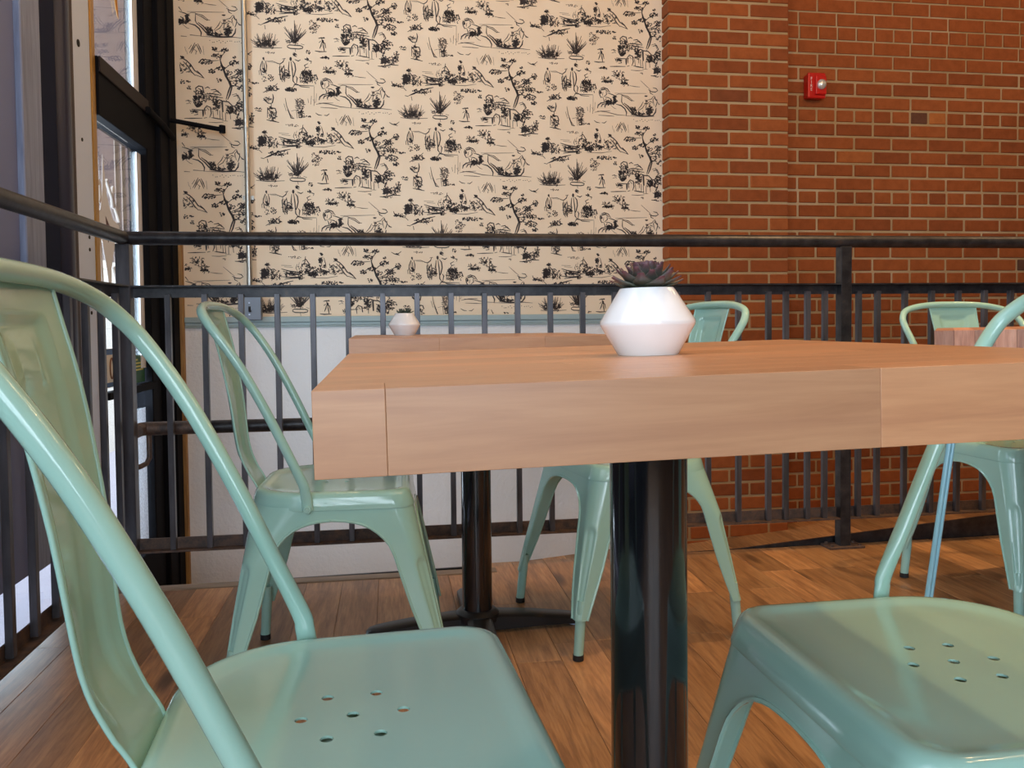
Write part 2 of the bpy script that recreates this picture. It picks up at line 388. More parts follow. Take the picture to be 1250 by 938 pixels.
# left shopfront, near part: low wall and large windows beside and behind the camera
wl = tag(BLD('wall_left'), kind='structure')
boxo('sill_wall', -1.05, -.95, -3.1, .9, -.6, .35, navy, wl); boxo('lintel', -1.05, -.95, -3.1, 4.0, 2.95, 3.3, navy, wl)
w2 = tag(BLD('window_2'), kind='structure')
for a in (-3.0, -1.7, -.4, .86): boxo('mullion', -1.04, -.96, a-.04, a+.04, .35, 2.95, dark_frame, w2)
boxo('pane', -1.003, -.998, -3.0, .86, .35, 2.95, glass, w2)
# near panel with painted board and dark posts
boxo('grey_panel', -1.0, -.965, .9, 2.35, .12, 2.95, lav_panel, wl)
boxo('painted_board', -1.0, -.948, 2.352, 2.476, .12, 2.95, lav_board, wl, .003)
boxo('navy_post', -1.03, -.955, 2.478, 2.60, .12, 2.95, navy, wl, .004)
bm = bmesh.new(); cyl(bm, (-.985, 2.665, -.42), (-.985, 2.665, 2.95), .045, n=32); bobj('round_post', bm, mat('brushed_dark_steel', srgb(52, 56, 74), .32, .3), wl, True, 40)
boxo('brown_stop', -1.0, -.957, 2.712, 2.745, -.42, 2.95, mat('brown_rubber_seal', srgb(64, 52, 50), .6), wl)
boxo('glass_kick', -.985, -.98, .9, 2.60, -.42, .12, glass, wl)

# glass entrance door
d1 = tag(BLD('door_1'), kind='structure')
bm = bmesh.new(); box(bm, -1.03, -.957, 2.747, 2.892, -.42, 2.95, .002); jamb = bobj('jamb', bm, galv, d1); jamb['label'] = 'bright galvanised door jamb with screw holes'
for (vv, zz) in ((2.84, 1.075), (2.84, 1.035), (2.80, 1.38), (2.84, .86), (2.84, .83), (2.79, 1.68)):
    bm = bmesh.new(); cyl(bm, (-.9575, vv, zz), (-.955, vv, zz), .006 if zz < 1.6 else .012, n=12); bobj('screw_hole', bm, black_m, d1)
s = boxo('brass_strip', -1.0, -.953, 2.893, 2.93, -.40, 2.95, brass, d1, .002); s['label'] = 'narrow brass edge strip'
boxo('upper_pane', -.983, -.977, 2.93, 3.475, 1.69, 2.95, glass, d1)
boxo('door_pane', -.983, -.977, 2.93, 3.475, -.10, 1.49, glass, d1)
boxo('transom', -1.02, -.945, 2.93, 3.49, 1.492, 1.688, dark_frame, d1, .003)
boxo('transom_ledge', -.945, -.938, 2.932, 3.49, 1.635, 1.688, mat('dark_brown_paint', srgb(44, 36, 36), .6, 0, .2), d1, .002)
boxo('bottom_rail', -1.02, -.945, 2.93, 3.49, -.41, -.10, dark_frame, d1, .003)
boxo('push_bar', -.965, -.935, 2.93, 3.50, .535, .562, dark_frame, d1, .003)
boxo('door_stile', -1.02, -.945, 3.476, 3.60, -.41, 2.95, dark_frame, d1, .004)
boxo('frame_post', -1.05, -.925, 3.60, VB-.03, -.41, 2.95, dark_frame, d1, .004)
boxo('frame_return', -.98, -.918, VB-.12, VB-.002, -.41, 2.95, dark_frame, d1, .004)
boxo('daylight_strip', -.975, -.970, 3.408, 3.474, 1.69, 2.95, day_white, d1); boxo('daylight_strip', -.975, -.970, 3.42, 3.474, .62, 1.47, day_white, d1)  # white strips painted in for daylight coming through a gap
for q in (0, 1): boxo('inner_strip', -.992, -.988, 3.22+q*.075, 3.265+q*.075, .62, 1.47, strip_m, d1)
boxo('etched_film', -.976, -.975, 3.30, 3.470, -.10, .46, etched, d1)
bm = bmesh.new(); tube(bm, [(-.915, 3.72, 1.668), (-.80, 3.75, 1.655), (-.705, 3.78, 1.645)], .010, 10); cyl(bm, (-.712, 3.78, 1.632), (-.712, 3.78, 1.664), .014, n=12)
bobj('closer_arm', bm, dark_frame, d1, True, 50)['label'] = 'slim black door closer arm reaching into the room'
bm = bmesh.new(); tube(bm, [(-.93, 3.44, 1.64), (-.918, 3.62, 1.62), (-.915, 3.76, 1.60)], .014, 8); bobj('closer_bracket', bm, dark_frame, d1, True, 50)
# writing and stickers on the glass
def flat_poly(name, pts, x, m, parent, thick=.0012):
    bm = bmesh.new(); A = [bm.verts.new((x, p[0], p[1])) for p in pts]; bm.faces.new(A)
    r = bmesh.ops.extrude_face_region(bm, geom=bm.faces[:]); bmesh.ops.translate(bm, vec=(-thick, 0, 0), verts=[v for v in r['geom'] if isinstance(v, bmesh.types.BMVert)])
    bmesh.ops.triangulate(bm, faces=bm.faces[:]); bmesh.ops.recalc_face_normals(bm, faces=bm.faces[:])
    return bobj(name, bm, m, parent)
g = empty('green_sticker', (0, 0, 0), 0, d1); g['label'] = 'small green sticker with yellow lines of print'
boxo('sticker_back', -.9755, -.9745, 3.29, 3.47, .565, .672, green_m, g)
for k, (a, b) in enumerate(((3.30, 3.38), (3.30, 3.44), (3.31, 3.42), (3.32, 3.45))): boxo('print_line', -.9744, -.9738, a, b, .652-k*.013, .658-k*.013, yel_m, g)
g = empty('white_sticker', (0, 0, 0), 0, d1); g['label'] = 'white sticker with two blue bands and a brown oval'
boxo('sticker_back', -.9755, -.9745, 3.02, 3.15, .570, .708, stick_w, g)
boxo('blue_band', -.9744, -.9738, 3.02, 3.15, .686, .706, blue_m, g); boxo('blue_band', -.9744, -.9738, 3.02, 3.15, .572, .588, blue_m, g)
bm = bmesh.new(); tube(bm, [(-.9735, 3.075+.018*math.cos(t), .637+.036*math.sin(t)) for t in np.linspace(0, 2*PI, 25)], .003, 6); bobj('oval_mark', bm, brown_m, g)
bm = bmesh.new(); tube(bm, [(-.9735, 3.11+.003*math.sin(t*3), .610+.05*t/3) for t in np.linspace(0, 3, 12)], .004, 6); bobj('letter_mark', bm, brown_m, g)
# cream stencil emblem: tall star with scrolls
star = [(3.045, 1.385), (3.075, 1.25), (3.13, 1.17), (3.20, 1.155), (3.215, 1.11), (3.15, 1.09), (3.105, .99), (3.10, .86), (3.06, .98), (3.02, 1.08), (2.955, 1.12), (2.945, 1.16), (3.01, 1.19), (3.035, 1.27)]
inner = [(3.055, 1.17), (3.11, 1.13), (3.075, 1.08)]
e = flat_poly('stencil_emblem', star, -.9745, cream_ink, d1); e['label'] = 'tall cream star shaped emblem on the glass'
flat_poly('stencil_gap', inner, -.9732, facade_m, e)
for sgn, cv in ((-1, 2.995), (1, 3.135)):
    bm = bmesh.new(); tube(bm, [(-.9735, cv+sgn*.012*(1-t/7)*math.cos(t), 1.265+.035*(1-t/9)*math.sin(t)-.03*t/4) for t in np.linspace(0, 6.5, 26)], .006, 6); bobj('scroll', bm, cream_ink, e)
for a in (((2.985, 1.10), (3.0, .93)), ((3.19, 1.06), (3.18, .93)), ((3.07, 1.30), (3.20, 1.17)), ((3.12, 1.0), (3.19, .89))):
    bm = bmesh.new(); tube(bm, [(-.9735, *a[0]), (-.9735, *a[1])], .006, 6); bobj('stroke', bm, cream_ink, e)
gl1 = flat_poly('gold_lettering', [(3.16, 2.10), (3.20, 2.08), (3.225, 2.02), (3.25, 1.99), (3.26, 1.925), (3.235, 1.95), (3.215, 2.0), (3.19, 2.03), (3.21, 2.14), (3.17, 2.16)], -.9745, gold_ink, d1); gl1['label'] = 'gold painted letter stroke at top of the glass'
flat_poly('gold_stroke', [(3.10, 2.14), (3.14, 2.05), (3.155, 2.0), (3.12, 2.02), (3.08, 2.10)], -.9745, gold_ink, gl1)

# what lies outside the shopfront
so = tag(BLD('street'), 'pale daylit street paving seen through the shopfront glass', 'paving')
boxo('paving', -9, -1.12, -8, 9, -.50, -.43, street_m, so)
f1 = tag(BLD('building_facade'), 'mauve stone building across the street seen through the glass door', 'building')
boxo('wall', -5.3, -5.0, 5.5, 34, -.43, 9, facade_m, f1); boxo('ledge', -5.3, -4.9, 5.5, 34, 2.3, 2.45, facade_w, f1)
f2 = tag(BLD('street_wall'), 'low cream wall standing outside the glass door', 'wall')
boxo('wall', -2.9, -2.7, 6.0, 11.5, -.43, 1.35, facade_w, f2); boxo('coping', -2.95, -2.65, 6.0, 11.5, 1.35, 1.42, facade_w, f2)
f3 = tag(BLD('grey_hoarding'), 'dark grey wall across the pavement behind the left balusters', 'wall')
boxo('wall', -3.2, -3.0, -4, 5.6, -.43, 2.4, facade_g, f3); boxo('coping', -3.25, -2.98, -4, 5.6, 2.4, 2.46, facade_g, f3)

# ================================================================== WALLPAPER PRINT
def tile_print():
    """one repeat of the printed scenes, as flat strokes and blots (coordinates: u to the right, z up, metres)"""
    rp_ = random.Random(21); S = 1/1558.0                        # drawing units per metre
    dark, grey = [], []
    def stroke(pts, w=5, out=None):
        out = dark if out is None else out
        n = len(pts)
        if n < 2: return
        L_, R_ = [], []
        for i, p in enumerate(pts):
            a = pts[max(i-1, 0)]; b = pts[min(i+1, n-1)]; dx, dy = b[0]-a[0], b[1]-a[1]; l = math.hypot(dx, dy) or 1
            ww = (w+1.2)*(.5 if i in (0, n-1) else 1)*.5*1.12
            L_.append((p[0]-dy/l*ww, p[1]+dx/l*ww)); R_.append((p[0]+dy/l*ww, p[1]-dx/l*ww))
        for i in range(n-1): out.append([L_[i], L_[i+1], R_[i+1], R_[i]])
    def blot(x, y, rx, ry, out=None, n=7):
        out = dark if out is None else out; a0 = rp_.random()*6
        if rx > 9 and ry > 7 and out is dark:
            for _ in range(int(rx*ry/11)):
                a = rp_.random()*2*PI; q = math.sqrt(rp_.random()); px, py = x+rx*q*math.cos(a), y+ry*q*math.sin(a); b = rp_.uniform(-.5, 1.2); l = rp_.uniform(4, 9)
                stroke([(px-l*math.cos(b), py-l*math.sin(b)), (px, py+1), (px+l*math.cos(b), py+l*math.sin(b))], 4.5)
            rx *= .5; ry *= .5
        out.append([(x+rx*math.cos(a0+2*PI*k/n)*rp_.uniform(.7, 1.15), y+ry*math.sin(a0+2*PI*k/n)*rp_.uniform(.7, 1.15)) for k in range(n)])
    def S_(lst, w=5, out=None):
        for l in lst: stroke(l, w, out)
    def leaves(x, y, rx, ry, n, size=6, out=None):
        for _ in range(int(n*2.3)):
            a = rp_.random()*2*PI; q = math.sqrt(rp_.random()); px, py = x+rx*q*math.cos(a), y+ry*q*math.sin(a); b = rp_.random()*PI
            stroke([(px-size*math.cos(b), py-size*math.sin(b)*.7), (px, py), (px+size*math.cos(b), py+size*math.sin(b)*.7)], size*1.1, out)
    def scrib(x, y, rx, ry, n, w=3, out=None):
        for _ in range(int(n*2.0)):
            px, py = x+rx*rp_.uniform(-1, 1), y+ry*rp_.uniform(-1, 1); a = rp_.random()*2*PI; l = rp_.uniform(8, 20)
            stroke([(px, py), (px+l*.5*math.cos(a)+3, py+l*.5*math.sin(a)), (px+l*math.cos(a+.5), py+l*math.sin(a+.5))], w, out)
    # --- horse and sleigh
    S_([[(70,105),(66,125),(70,145),(80,165),(95,160)],[(75,100),(100,90),(130,100),(150,128)],[(85,112),(110,103),(137,122)],[(70,120),(85,105),(110,98)],[(100,160),(122,142),(120,115)],[(95,125),(92,150)],
        [(95,165),(105,185),(100,200)],[(130,130),(165,140),(190,150),(192,172)],[(110,160),(140,165),(160,180)],[(240,140),(238,190),(250,215)]],5)
    S_([[(190,145),(215,135),(240,137),(255,150)],[(150,215),(180,240),(197,246)],[(185,130),(300,128),(430,124)],[(385,30),(430,70),(460,95)],[(20,150),(18,270)],[(35,200),(30,262)],[(10,240),(25,265)]],2.5,grey)
    dark.append([(172,152),(186,150),(198,196),(188,208),(174,186)]); scrib(150,198,36,14,34,4); scrib(185,175,12,24,14,4); blot(135,198,22,14); blot(78,128,9,16)
    S_([[(242,145),(280,160),(310,180),(336,182)],[(245,140),(285,150),(322,178)],[(262,152),(290,166),(318,186)]],4,grey)
    S_([[(195,210),(235,220),(262,242),(276,270),(272,296)],[(245,205),(280,235),(305,265),(325,288)],[(255,200),(290,225),(315,255),(330,285)],[(112,200),(80,205),(58,222),(52,245)],[(120,208),(90,216),(80,236)],[(120,210),(110,225),(110,240)]],7)
    S_([[(50,265),(120,270),(200,288),(270,292)],[(60,295),(140,298),(180,300)],[(270,294),(400,298),(490,292),(560,298)],[(30,275),(80,265),(150,262)]],3.5,grey)
    scrib(330,258,20,24,30,4); S_([[(305,228),(330,235),(355,268),(345,288),(320,265),(305,228)]],4); S_([[(312,250),(335,285),(352,288),(420,293),(480,288),(500,262),(506,230)]],8)
    S_([[(500,225),(515,185),(530,205),(547,210)],[(492,140),(500,165),(516,182)],[(512,165),(512,190)]],7)
    dark.append([(442,232),(466,228),(472,250),(452,262),(438,256)]); scrib(455,245,24,22,26,4); blot(375,272,16,12); blot(405,280,14,10); blot(445,270,20,14)
    S_([[(360,250),(390,215),(405,185)],[(365,255),(398,235),(420,202)],[(420,170),(430,200),(425,250)],[(440,172),(468,165),(488,140)],[(400,250),(410,282)],[(380,268),(385,285)],[(495,150),(480,170),(490,215)]],4)
    blot(428,144,14,7); blot(432,180,10,10,grey); scrib(440,200,25,20,8,3); S_([[(445,95),(470,110),(500,112),(520,100)],[(480,80),(506,85),(520,102)],[(455,98),(462,122),(482,132)]],5)
    for k in range(16): blot(330+k*15+rp_.uniform(-4,4), 326+rp_.uniform(-8,10), 4, 3, grey if k%2 else dark)
    S_([[(25,335),(45,348),(70,352)],[(85,350),(105,352),(122,338)],[(540,388),(560,400),(600,412)],[(560,402),(590,400),(612,382)]],4)
    blot(580,402,14,6)
    # --- tent of sticks, shrubs
    S_([[(195,410),(215,375),(232,340)],[(205,415),(222,380),(240,350)],[(240,350),(255,380),(268,415)],[(250,345),(265,375),(275,405)],[(225,385),(245,400)],[(190,385),(210,355)],[(235,420),(240,395)]],5)
    S_([[(175,395),(180,420)],[(285,360),(290,420)],[(165,370),(170,400)]],2.5,grey)
    for X, Y in ((125,35),(258,42)): scrib(X, Y, 42 if X<200 else 28, 20, 18, 4); leaves(X, Y+12, 40 if X<200 else 26, 9, 12, 6)
    scrib(205,5,18,22,8,4); S_([[(300,70),(340,76),(380,78)]],3,grey)
    # --- tree
    S_([[(395,440),(405,490),(418,520),(430,560),(452,600),(462,630),(448,665),(430,722)],[(400,460),(412,500),(424,530),(440,570),(462,605),(470,640),(456,690),(440,724)]],8)
    S_([[(395,440),(375,425),(345,418)],[(400,450),(410,420),(432,395)],[(405,490),(370,510),(325,545)],[(418,520),(450,490),(490,465)],[(440,575),(480,560),(520,540),(560,520)],[(452,600),(500,590),(560,590),(620,600)],
        [(460,620),(510,630),(560,655),(605,680)],[(390,455),(340,460),(270,475)],[(520,540),(560,500),(595,480)],[(345,370),(360,390),(385,395)],[(385,398),(410,385),(440,370)],[(470,690),(500,680),(515,720)]],4)
    for x, y, rx, ry, n in ((375,425,35,15,12),(300,468,45,20,18),(340,530,28,16,10),(400,505,30,20,14),(430,385,24,16,9),(355,375,22,12,8),(490,470,35,20,14),(495,430,12,8,4),(530,530,40,24,18),(590,490,24,22,10),(560,590,42,18,14),(625,603,24,7,5),(550,640,48,24,18),(585,685,24,12,8),(480,600,28,34,12),(450,540,25,20,8),(385,590,18,14,5),(520,560,30,20,10)): leaves(x,y,rx,ry,n,6)
    # --- wagon, people and oxen under the tree
    S_([[(232,680),(230,650),(250,635),(275,640),(282,670),(270,700)],[(245,650),(262,660),(262,690)],[(290,650),(310,640),(325,650)],[(290,690),(340,685),(400,695)],[(300,700),(350,705),(410,712)],[(330,660),(360,655),(385,680)],[(345,675),(375,665),(400,690)]],6)
    scrib(250,720,34,50,40,6); scrib(320,715,50,28,24,4); blot(245,760,22,22); blot(228,720,14,20); blot(215,810,28,8); blot(275,820,8,28); S_([[(200,795),(240,800),(300,798)],[(215,835),(240,830),(235,815)],[(195,825),(215,820)],[(150,860),(200,858),(270,856)]],5)
    S_([[(160,740),(180,735),(200,745)],[(165,760),(185,755)],[(175,735),(195,760)]],4)
    S_([[(290,830),(285,790),(300,770),(325,780),(330,820),(318,850)],[(300,780),(315,800)],[(280,855),(300,850)]],6)
    scrib(362,765,16,32,26,4); dark.append([(397,742),(410,738),(412,810),(402,812)]); scrib(460,795,16,24,30,5)
    S_([[(355,745),(385,725),(410,735),(445,738),(472,765),(480,800)],[(385,800),(388,860)],[(402,812),(405,862)],[(425,815),(425,870)],[(455,820),(458,858)],[(340,800),(345,850)],[(370,790),(372,830)],[(330,850),(370,856),(410,862)],[(430,725),(440,740)]],6)
    scrib(370,760,24,30,14,4); scrib(445,790,24,24,12,4); S_([[(310,882),(360,884),(410,880)],[(400,870),(440,872)]],3.5,grey)
    leaves(530,770,44,36,34,6); leaves(500,800,18,44,16,6); leaves(600,830,20,20,8,5); leaves(640,778,22,8,5,5)
    dark.append([(488,870),(510,850),(530,862),(535,890),(505,900),(488,890)]); scrib(550,875,58,22,34,6); S_([[(465,918),(500,920),(560,905),(612,908)],[(600,890),(612,830)],[(480,700),(510,690),(525,720),(500,745)]],6); leaves(520,920,40,8,6,4)
    # --- small man, dark hummock, shrubs
    S_([[(55,740),(75,735),(100,738)],[(78,735),(82,765),(98,772),(105,806)],[(78,765),(72,790),(62,812)],[(85,770),(90,800),(95,830)],[(58,770),(72,758)],[(30,828),(60,832),(110,830)]],6); blot(86,760,9,16); blot(100,872,30,9); blot(92,733,8,4)
    # --- left end: seated people with picnic (continues from the right end of the boat scene)
    def people(x, y):
        T = lambda l: [[(a+x, b+y) for a, b in q] for q in l]
        blot(x+48,y+402,10,11); blot(x+42,y+450,15,20); S_(T([[(40,465),(50,480),(40,500)],[(65,430),(75,470),(80,500)],[(40,430),(60,425)]]),4)
        S_(T([[(-62,420),(-70,470),(-60,470)],[(-85,455),(-60,440),(-40,470),(-30,500)],[(-100,500),(-75,470),(-40,480),(-20,510)]]),5)
        scrib(x-70,y+510,38,28,22,5); scrib(x+20,y+520,55,30,40,6); blot(x-10,y+550,34,18); blot(x-50,y+530,18,14)
        blot(x+148,y+440,12,9); S_(T([[(130,455),(150,450),(175,465),(200,490),(225,530),(270,560)],[(110,490),(130,480),(150,500)],[(150,470),(180,500),(205,540),(230,565)],[(240,530),(262,552),(288,582)],[(100,540),(140,545)],[(230,560),(288,580)]]),6)
        scrib(x+150,y+515,48,30,26,4); S_(T([[(-30,572),(80,574),(160,560)]]),3,grey); blot(x+85,y+532,18,9)
        leaves(x+115,y+610,90,14,22,6); leaves(x+40,y+650,28,20,10,5,grey); leaves(x+185,y+650,16,14,6,5); leaves(x+10,y+640,16,28,6,4,grey)
    people(0, 0)
    # --- seated figure, boat-like log, branch
    scrib(664,80,24,34,60,4); dark.append([(652,55),(665,35),(680,60),(684,95),(660,105),(645,90)]); blot(685,15,13,13); S_([[(690,30),(715,60),(730,95)],[(700,50),(730,48),(745,60)],[(745,70),(750,110)],[(770,75),(765,120)],[(720,80),(735,110)]],6)
    scrib(735,90,34,26,26,4); S_([[(780,45),(830,60),(900,70),(940,85)],[(790,60),(840,80),(920,90)],[(780,100),(850,106),(920,100)],[(800,118),(860,110),(940,108)],[(830,60),(860,75),(900,85)],[(850,95),(880,80),(910,82)]],6); scrib(865,85,60,16,30,4)
    blot(905,112,20,8); S_([[(560,95),(570,120),(610,128),(650,130)],[(575,130),(600,115)],[(640,135),(665,160)],[(600,130),(640,142)]],6); leaves(600,125,40,14,12,5)
    S_([[(680,195),(720,180),(760,158),(820,140),(860,130)],[(690,190),(740,165),(780,150),(830,135)],[(700,200),(705,228)],[(740,175),(770,172)],[(790,165),(800,190)],[(655,195),(680,200)]],6); leaves(780,160,70,16,18,6)
    S_([[(890,10),(880,40),(890,60)],[(905,0),(895,30)],[(800,30),(860,35)],[(780,20),(850,22)]],3,grey)
    # --- grass bush and plant in pot
    for k in range(46):
        a = rp_.uniform(-1.15, 1.15); l = rp_.uniform(50, 108); x0 = 705+rp_.uniform(-40, 45)+a*30; y0 = 352
        stroke([(x0, y0), (x0+math.sin(a)*l*.4, y0-math.cos(a)*l*.5), (x0+math.sin(a)*l*.85, y0-math.cos(a)*l)], 3, dark if k % 2 else grey)
    scrib(705,330,60,18,34,4); blot(710,322,18,16); leaves(730,388,40,8,6,4,grey); S_([[(620,352),(700,358),(815,352)]],4)
    for k in range(26):
        a = rp_.uniform(-.75, .75); l = rp_.uniform(80, 165)*(1-abs(a)*.3); x0 = 902+rp_.uniform(-10, 10)
        stroke([(x0, 318), (x0+math.sin(a)*l*.5, 318-l*.5*math.cos(a)), (x0+math.sin(a)*l*1.05, 318-l*math.cos(a))], 4, dark if k % 3 else grey)
    scrib(905,285,24,30,16,4); S_([[(850,338),(865,330),(940,332),(958,340),(955,350),(930,356),(870,354),(852,346),(852,336)]],5); S_([[(905,358),(908,378)],[(838,292),(865,318)],[(945,320),(968,326)]],4); leaves(860,310,20,12,5,5)
    leaves(995,375,16,14,6,5); leaves(1030,215,26,34,14,5,grey)
    # --- standing man and the group of three
    S_([[(682,425),(690,430),(692,445)],[(680,445),(668,480),(662,520)],[(700,445),(708,480),(706,520)],[(682,450),(680,500)],[(690,460),(694,500),(706,540)],[(668,500),(672,545),(690,545)],[(655,515),(658,545)]],5); blot(687,430,7,12); blot(690,515,12,16)
    S_([[(705,448),(750,447),(790,462)],[(715,452),(780,458)]],2.5,grey)
    S_([[(775,460),(800,465),(820,450),(830,428)],[(800,470),(795,500),(800,560),(815,590)],[(825,470),(832,520),(826,590)],[(815,430),(838,425)],[(810,480),(812,560)],[(840,500),(860,520),(862,552)]],5); scrib(815,530,18,48,22,4); blot(850,545,14,18)
    blot(872,428,9,16); S_([[(862,445),(856,500),(864,520)],[(885,440),(900,460),(905,500),(895,540),(886,560)],[(885,520),(886,580),(905,605)],[(875,445),(882,500),(885,560)],[(890,385),(900,405),(915,410)],[(900,430),(925,440),(940,430)],[(905,545),(915,560),(908,600)]],6); blot(900,395,12,10)
    blot(985,425,12,8); S_([[(985,430),(1015,440),(1010,455)],[(990,455),(965,470),(975,485),(995,480)],[(975,485),(960,510),(940,530)]],5)
    scrib(980,525,34,16,34,4); scrib(978,555,38,34,40,5); S_([[(938,530),(935,590)],[(1020,530),(1018,590)],[(965,545),(960,600)],[(990,545),(985,598)]],6); leaves(1040,560,16,34,10,5)
    S_([[(890,605),(950,610),(1030,610)],[(910,600),(940,618),(1000,622)]],4); leaves(870,640,40,14,16,7); blot(858,638,20,9); S_([[(880,630),(900,600),(925,605)]],5)
    leaves(735,560,20,26,10,5); leaves(690,575,20,18,6,5,grey); S_([[(680,668),(710,650),(745,635),(780,600)],[(700,665),(745,640)]],5); leaves(745,635,46,20,18,6)
    # --- woman with basket, fisherman
    S_([[(745,675),(750,700),(742,735),(730,745)],[(735,740),(715,740),(690,720),(682,705)],[(690,700),(710,705),(735,715)],[(735,745),(732,770),(760,775),(768,800),(758,850)],[(708,770),(706,840)],[(718,775),(735,820),(745,860),(775,870)],[(735,790),(750,830)],[(700,855),(740,862),(785,872)]],6); scrib(735,815,24,36,20,4); scrib(710,712,22,9,8,3); blot(735,770,14,8)
    S_([[(830,700),(840,760),(860,810),(885,842)],[(820,740),(835,790)],[(905,720),(930,700),(955,715),(958,740)],[(870,790),(905,780),(910,840)],[(1010,680),(1005,740)],[(985,700),(990,730)],[(1030,700),(1026,750)]],3.5,grey)
    scrib(930,740,24,26,24,4,grey); scrib(932,800,22,36,24,4); S_([[(845,780),(868,838),(890,842)],[(940,780),(950,835)],[(918,790),(925,838)],[(912,800),(930,790)]],6); leaves(995,825,26,6,5,5); leaves(870,890,50,10,8,4,grey)
    leaves(650,790,24,8,4,5); leaves(400,905,20,8,3,4,grey); scrib(190,910,22,20,8,4); scrib(235,915,20,18,8,4)
    def conv(polys): return [[((x)*S, -(y)*S) for x, y in p] for p in polys]
    return conv(dark), conv(grey)
TD, TG = tile_print()
PU, PZ = .6485, .5945
def print_mesh(polys, name, m, clipu=(-.900, 1.316), clipz=(.826, 3.28)):
    verts, faces = [], []
    for k in range(-2, 4):
        for r in range(-2, 5):
            ou = -.332 + k*PU; oz = 1.961 - (PZ/2 if k % 2 else 0)*(1) + r*PZ
            for p in polys:
                q = [(ou+a, oz+b) for a, b in p]
                if any(not (clipu[0] < a < clipu[1] and clipz[0] < b < clipz[1]) for a, b in q): continue
                i = len(verts); verts += [(a, VB-.0007, b) for a, b in q]; faces.append(tuple(range(i, i+len(q))))
    me = bpy.data.meshes.new(name); me.from_pydata(verts, [], faces); me.update()
    return tag(link(name, me, m, wb), kind='stuff')
print_mesh(TD, 'printed_scene', ink); print_mesh(TG, 'printed_shading', inkg)

# ================================================================== ELECTRICAL BOX + CONDUIT
eb = tag(empty('switch_box', W(-.607, VB, .80), ANG), 'grey metal switch box with a bright steel conduit on the wallpaper', 'switch box')
bm = bmesh.new(); cyl(bm, (-.010, -.016, .11), (-.010, -.016, 2.48), .0125, n=24); bobj('conduit', bm, conduit_m, eb, True, 40)
boxo('box_body', -.042, .042, -.038, -.001, .008, .120, box_m, eb, .004, 2)
boxo('cover_plate', -.040, .040, -.042, -.038, .010, .118, box_m, eb, .0015)
boxo('toggle_slot', -.014, -.004, -.0435, -.042, .046, .070, black_m, eb); boxo('toggle', -.012, -.002, -.049, -.0425, .044, .054, black_m, eb, .001)
for z_ in (.034, .086):
    bm = bmesh.new(); cyl(bm, (-.010, -.0445, z_), (-.010, -.042, z_), .004, n=10); bobj('screw', bm, galv, eb)
for z_ in (.55, 1.6):
    boxo('strap', -.034, .014, -.003, -.0005, z_, z_+.018, conduit_m, eb)

# ================================================================== FIRE ALARM STROBE
fa = tag(empty('fire_alarm', W(2.096, VR, 1.935), ANG), 'red fire alarm strobe with clear lens on the brick wall', 'fire alarm')
boxo('back_box', -.052, .052, -.040, .0, -.062, .062, red_m, fa, .004, 2)
boxo('cover', -.056, .056, -.058, -.041, -.068, .068, red_m, fa, .007, 3)
boxo('strobe_housing', -.014, .054, -.070, -.058, -.050, .050, red_m, fa, .006, 2)
bm = bmesh.new(); lathe(bm, [(.027, 0), (.027, .008), (.022, .018), (.010, .024)], 24); o = bobj('lens', bm, lens_m, fa, True, 50); o.location = (.020, -.070, .002); o.rotation_euler = (PI/2, 0, 0)
o['label'] = 'round clear strobe lens'
tc = bpy.data.curves.new('lettering', 'FONT'); tc.body = 'F\nI\nR\nE'; tc.size = .022; tc.space_line = .85; tc.align_x = 'CENTER'; tc.align_y = 'CENTER'; tc.extrude = .0004
to = bpy.data.objects.new('tmp', tc); COL.objects.link(to); bpy.context.view_layer.update()
me = bpy.data.meshes.new_from_object(to.evaluated_get(bpy.context.evaluated_depsgraph_get())); bpy.data.objects.remove(to)
me.materials.clear(); o = link('lettering', me, white_m, fa); o.location = (-.036, -.0588, .006); o.rotation_euler = (PI/2, 0, 0)

fa.scale = (.84, .9, .92)
# ================================================================== RAILING
rl = tag(BLD('metal_railing'), 'dark steel railing with square balusters around the seating platform', 'railing')
VRL, URL = 2.60, -.78
bm = bmesh.new(); tube(bm, [(URL, VRL, 1.048), (5.4, VRL, 1.048)], .0205, 20); o = bobj('top_rail', bm, steel_black, rl, True, 40)
bm = bmesh.new(); tube(bm, [(URL, VRL, 1.048), (URL, -2.7, 1.048)], .0205, 20); bobj('top_rail', bm, steel_black, rl, True, 40)
def lrail(name, a0, a1, z, hgt, along_u, m1, m2):
    bm = bmesh.new()
    if along_u: box(bm, a0, a1, VRL+.010, VRL+.016, z-hgt/2, z+hgt/2); box(bm, a0, a1, VRL-.018, VRL+.016, z+(hgt/2-.005 if name == 'mid_rail' else -hgt/2), z+(hgt/2 if name == 'mid_rail' else -hgt/2+.005))
    else: box(bm, URL-.016, URL-.010, a0, a1, z-hgt/2, z+hgt/2); box(bm, URL-.016, URL+.018, a0, a1, z+(hgt/2-.005 if name == 'mid_rail' else -hgt/2), z+(hgt/2 if name == 'mid_rail' else -hgt/2+.005))
    return bobj(name, bm, m1, rl)
lrail('mid_rail', URL, 5.4, .888, .036, True, steel_black, None); lrail('mid_rail', -2.7, VRL, .888, .036, False, steel_black, None)
lrail('bottom_rail', URL, 5.4, .118, .038, True, steel_rust, None); lrail('bottom_rail', -2.7, VRL, .112, .038, False, steel_rust, None)
bm = bmesh.new(); box(bm, -.0085, .0085, -.0085, .0085, .104, .880, .001); balm = bpy.data.meshes.new('baluster'); bm.to_mesh(balm); bm.free(); balm.materials.append(steel_bar)
bu = [-.659+k*.1067 for k in range(0, 18)] + [1.324-.0+.0, 1.402, 1.465] + [1.589+k*.0975 for k in range(0, 30)]
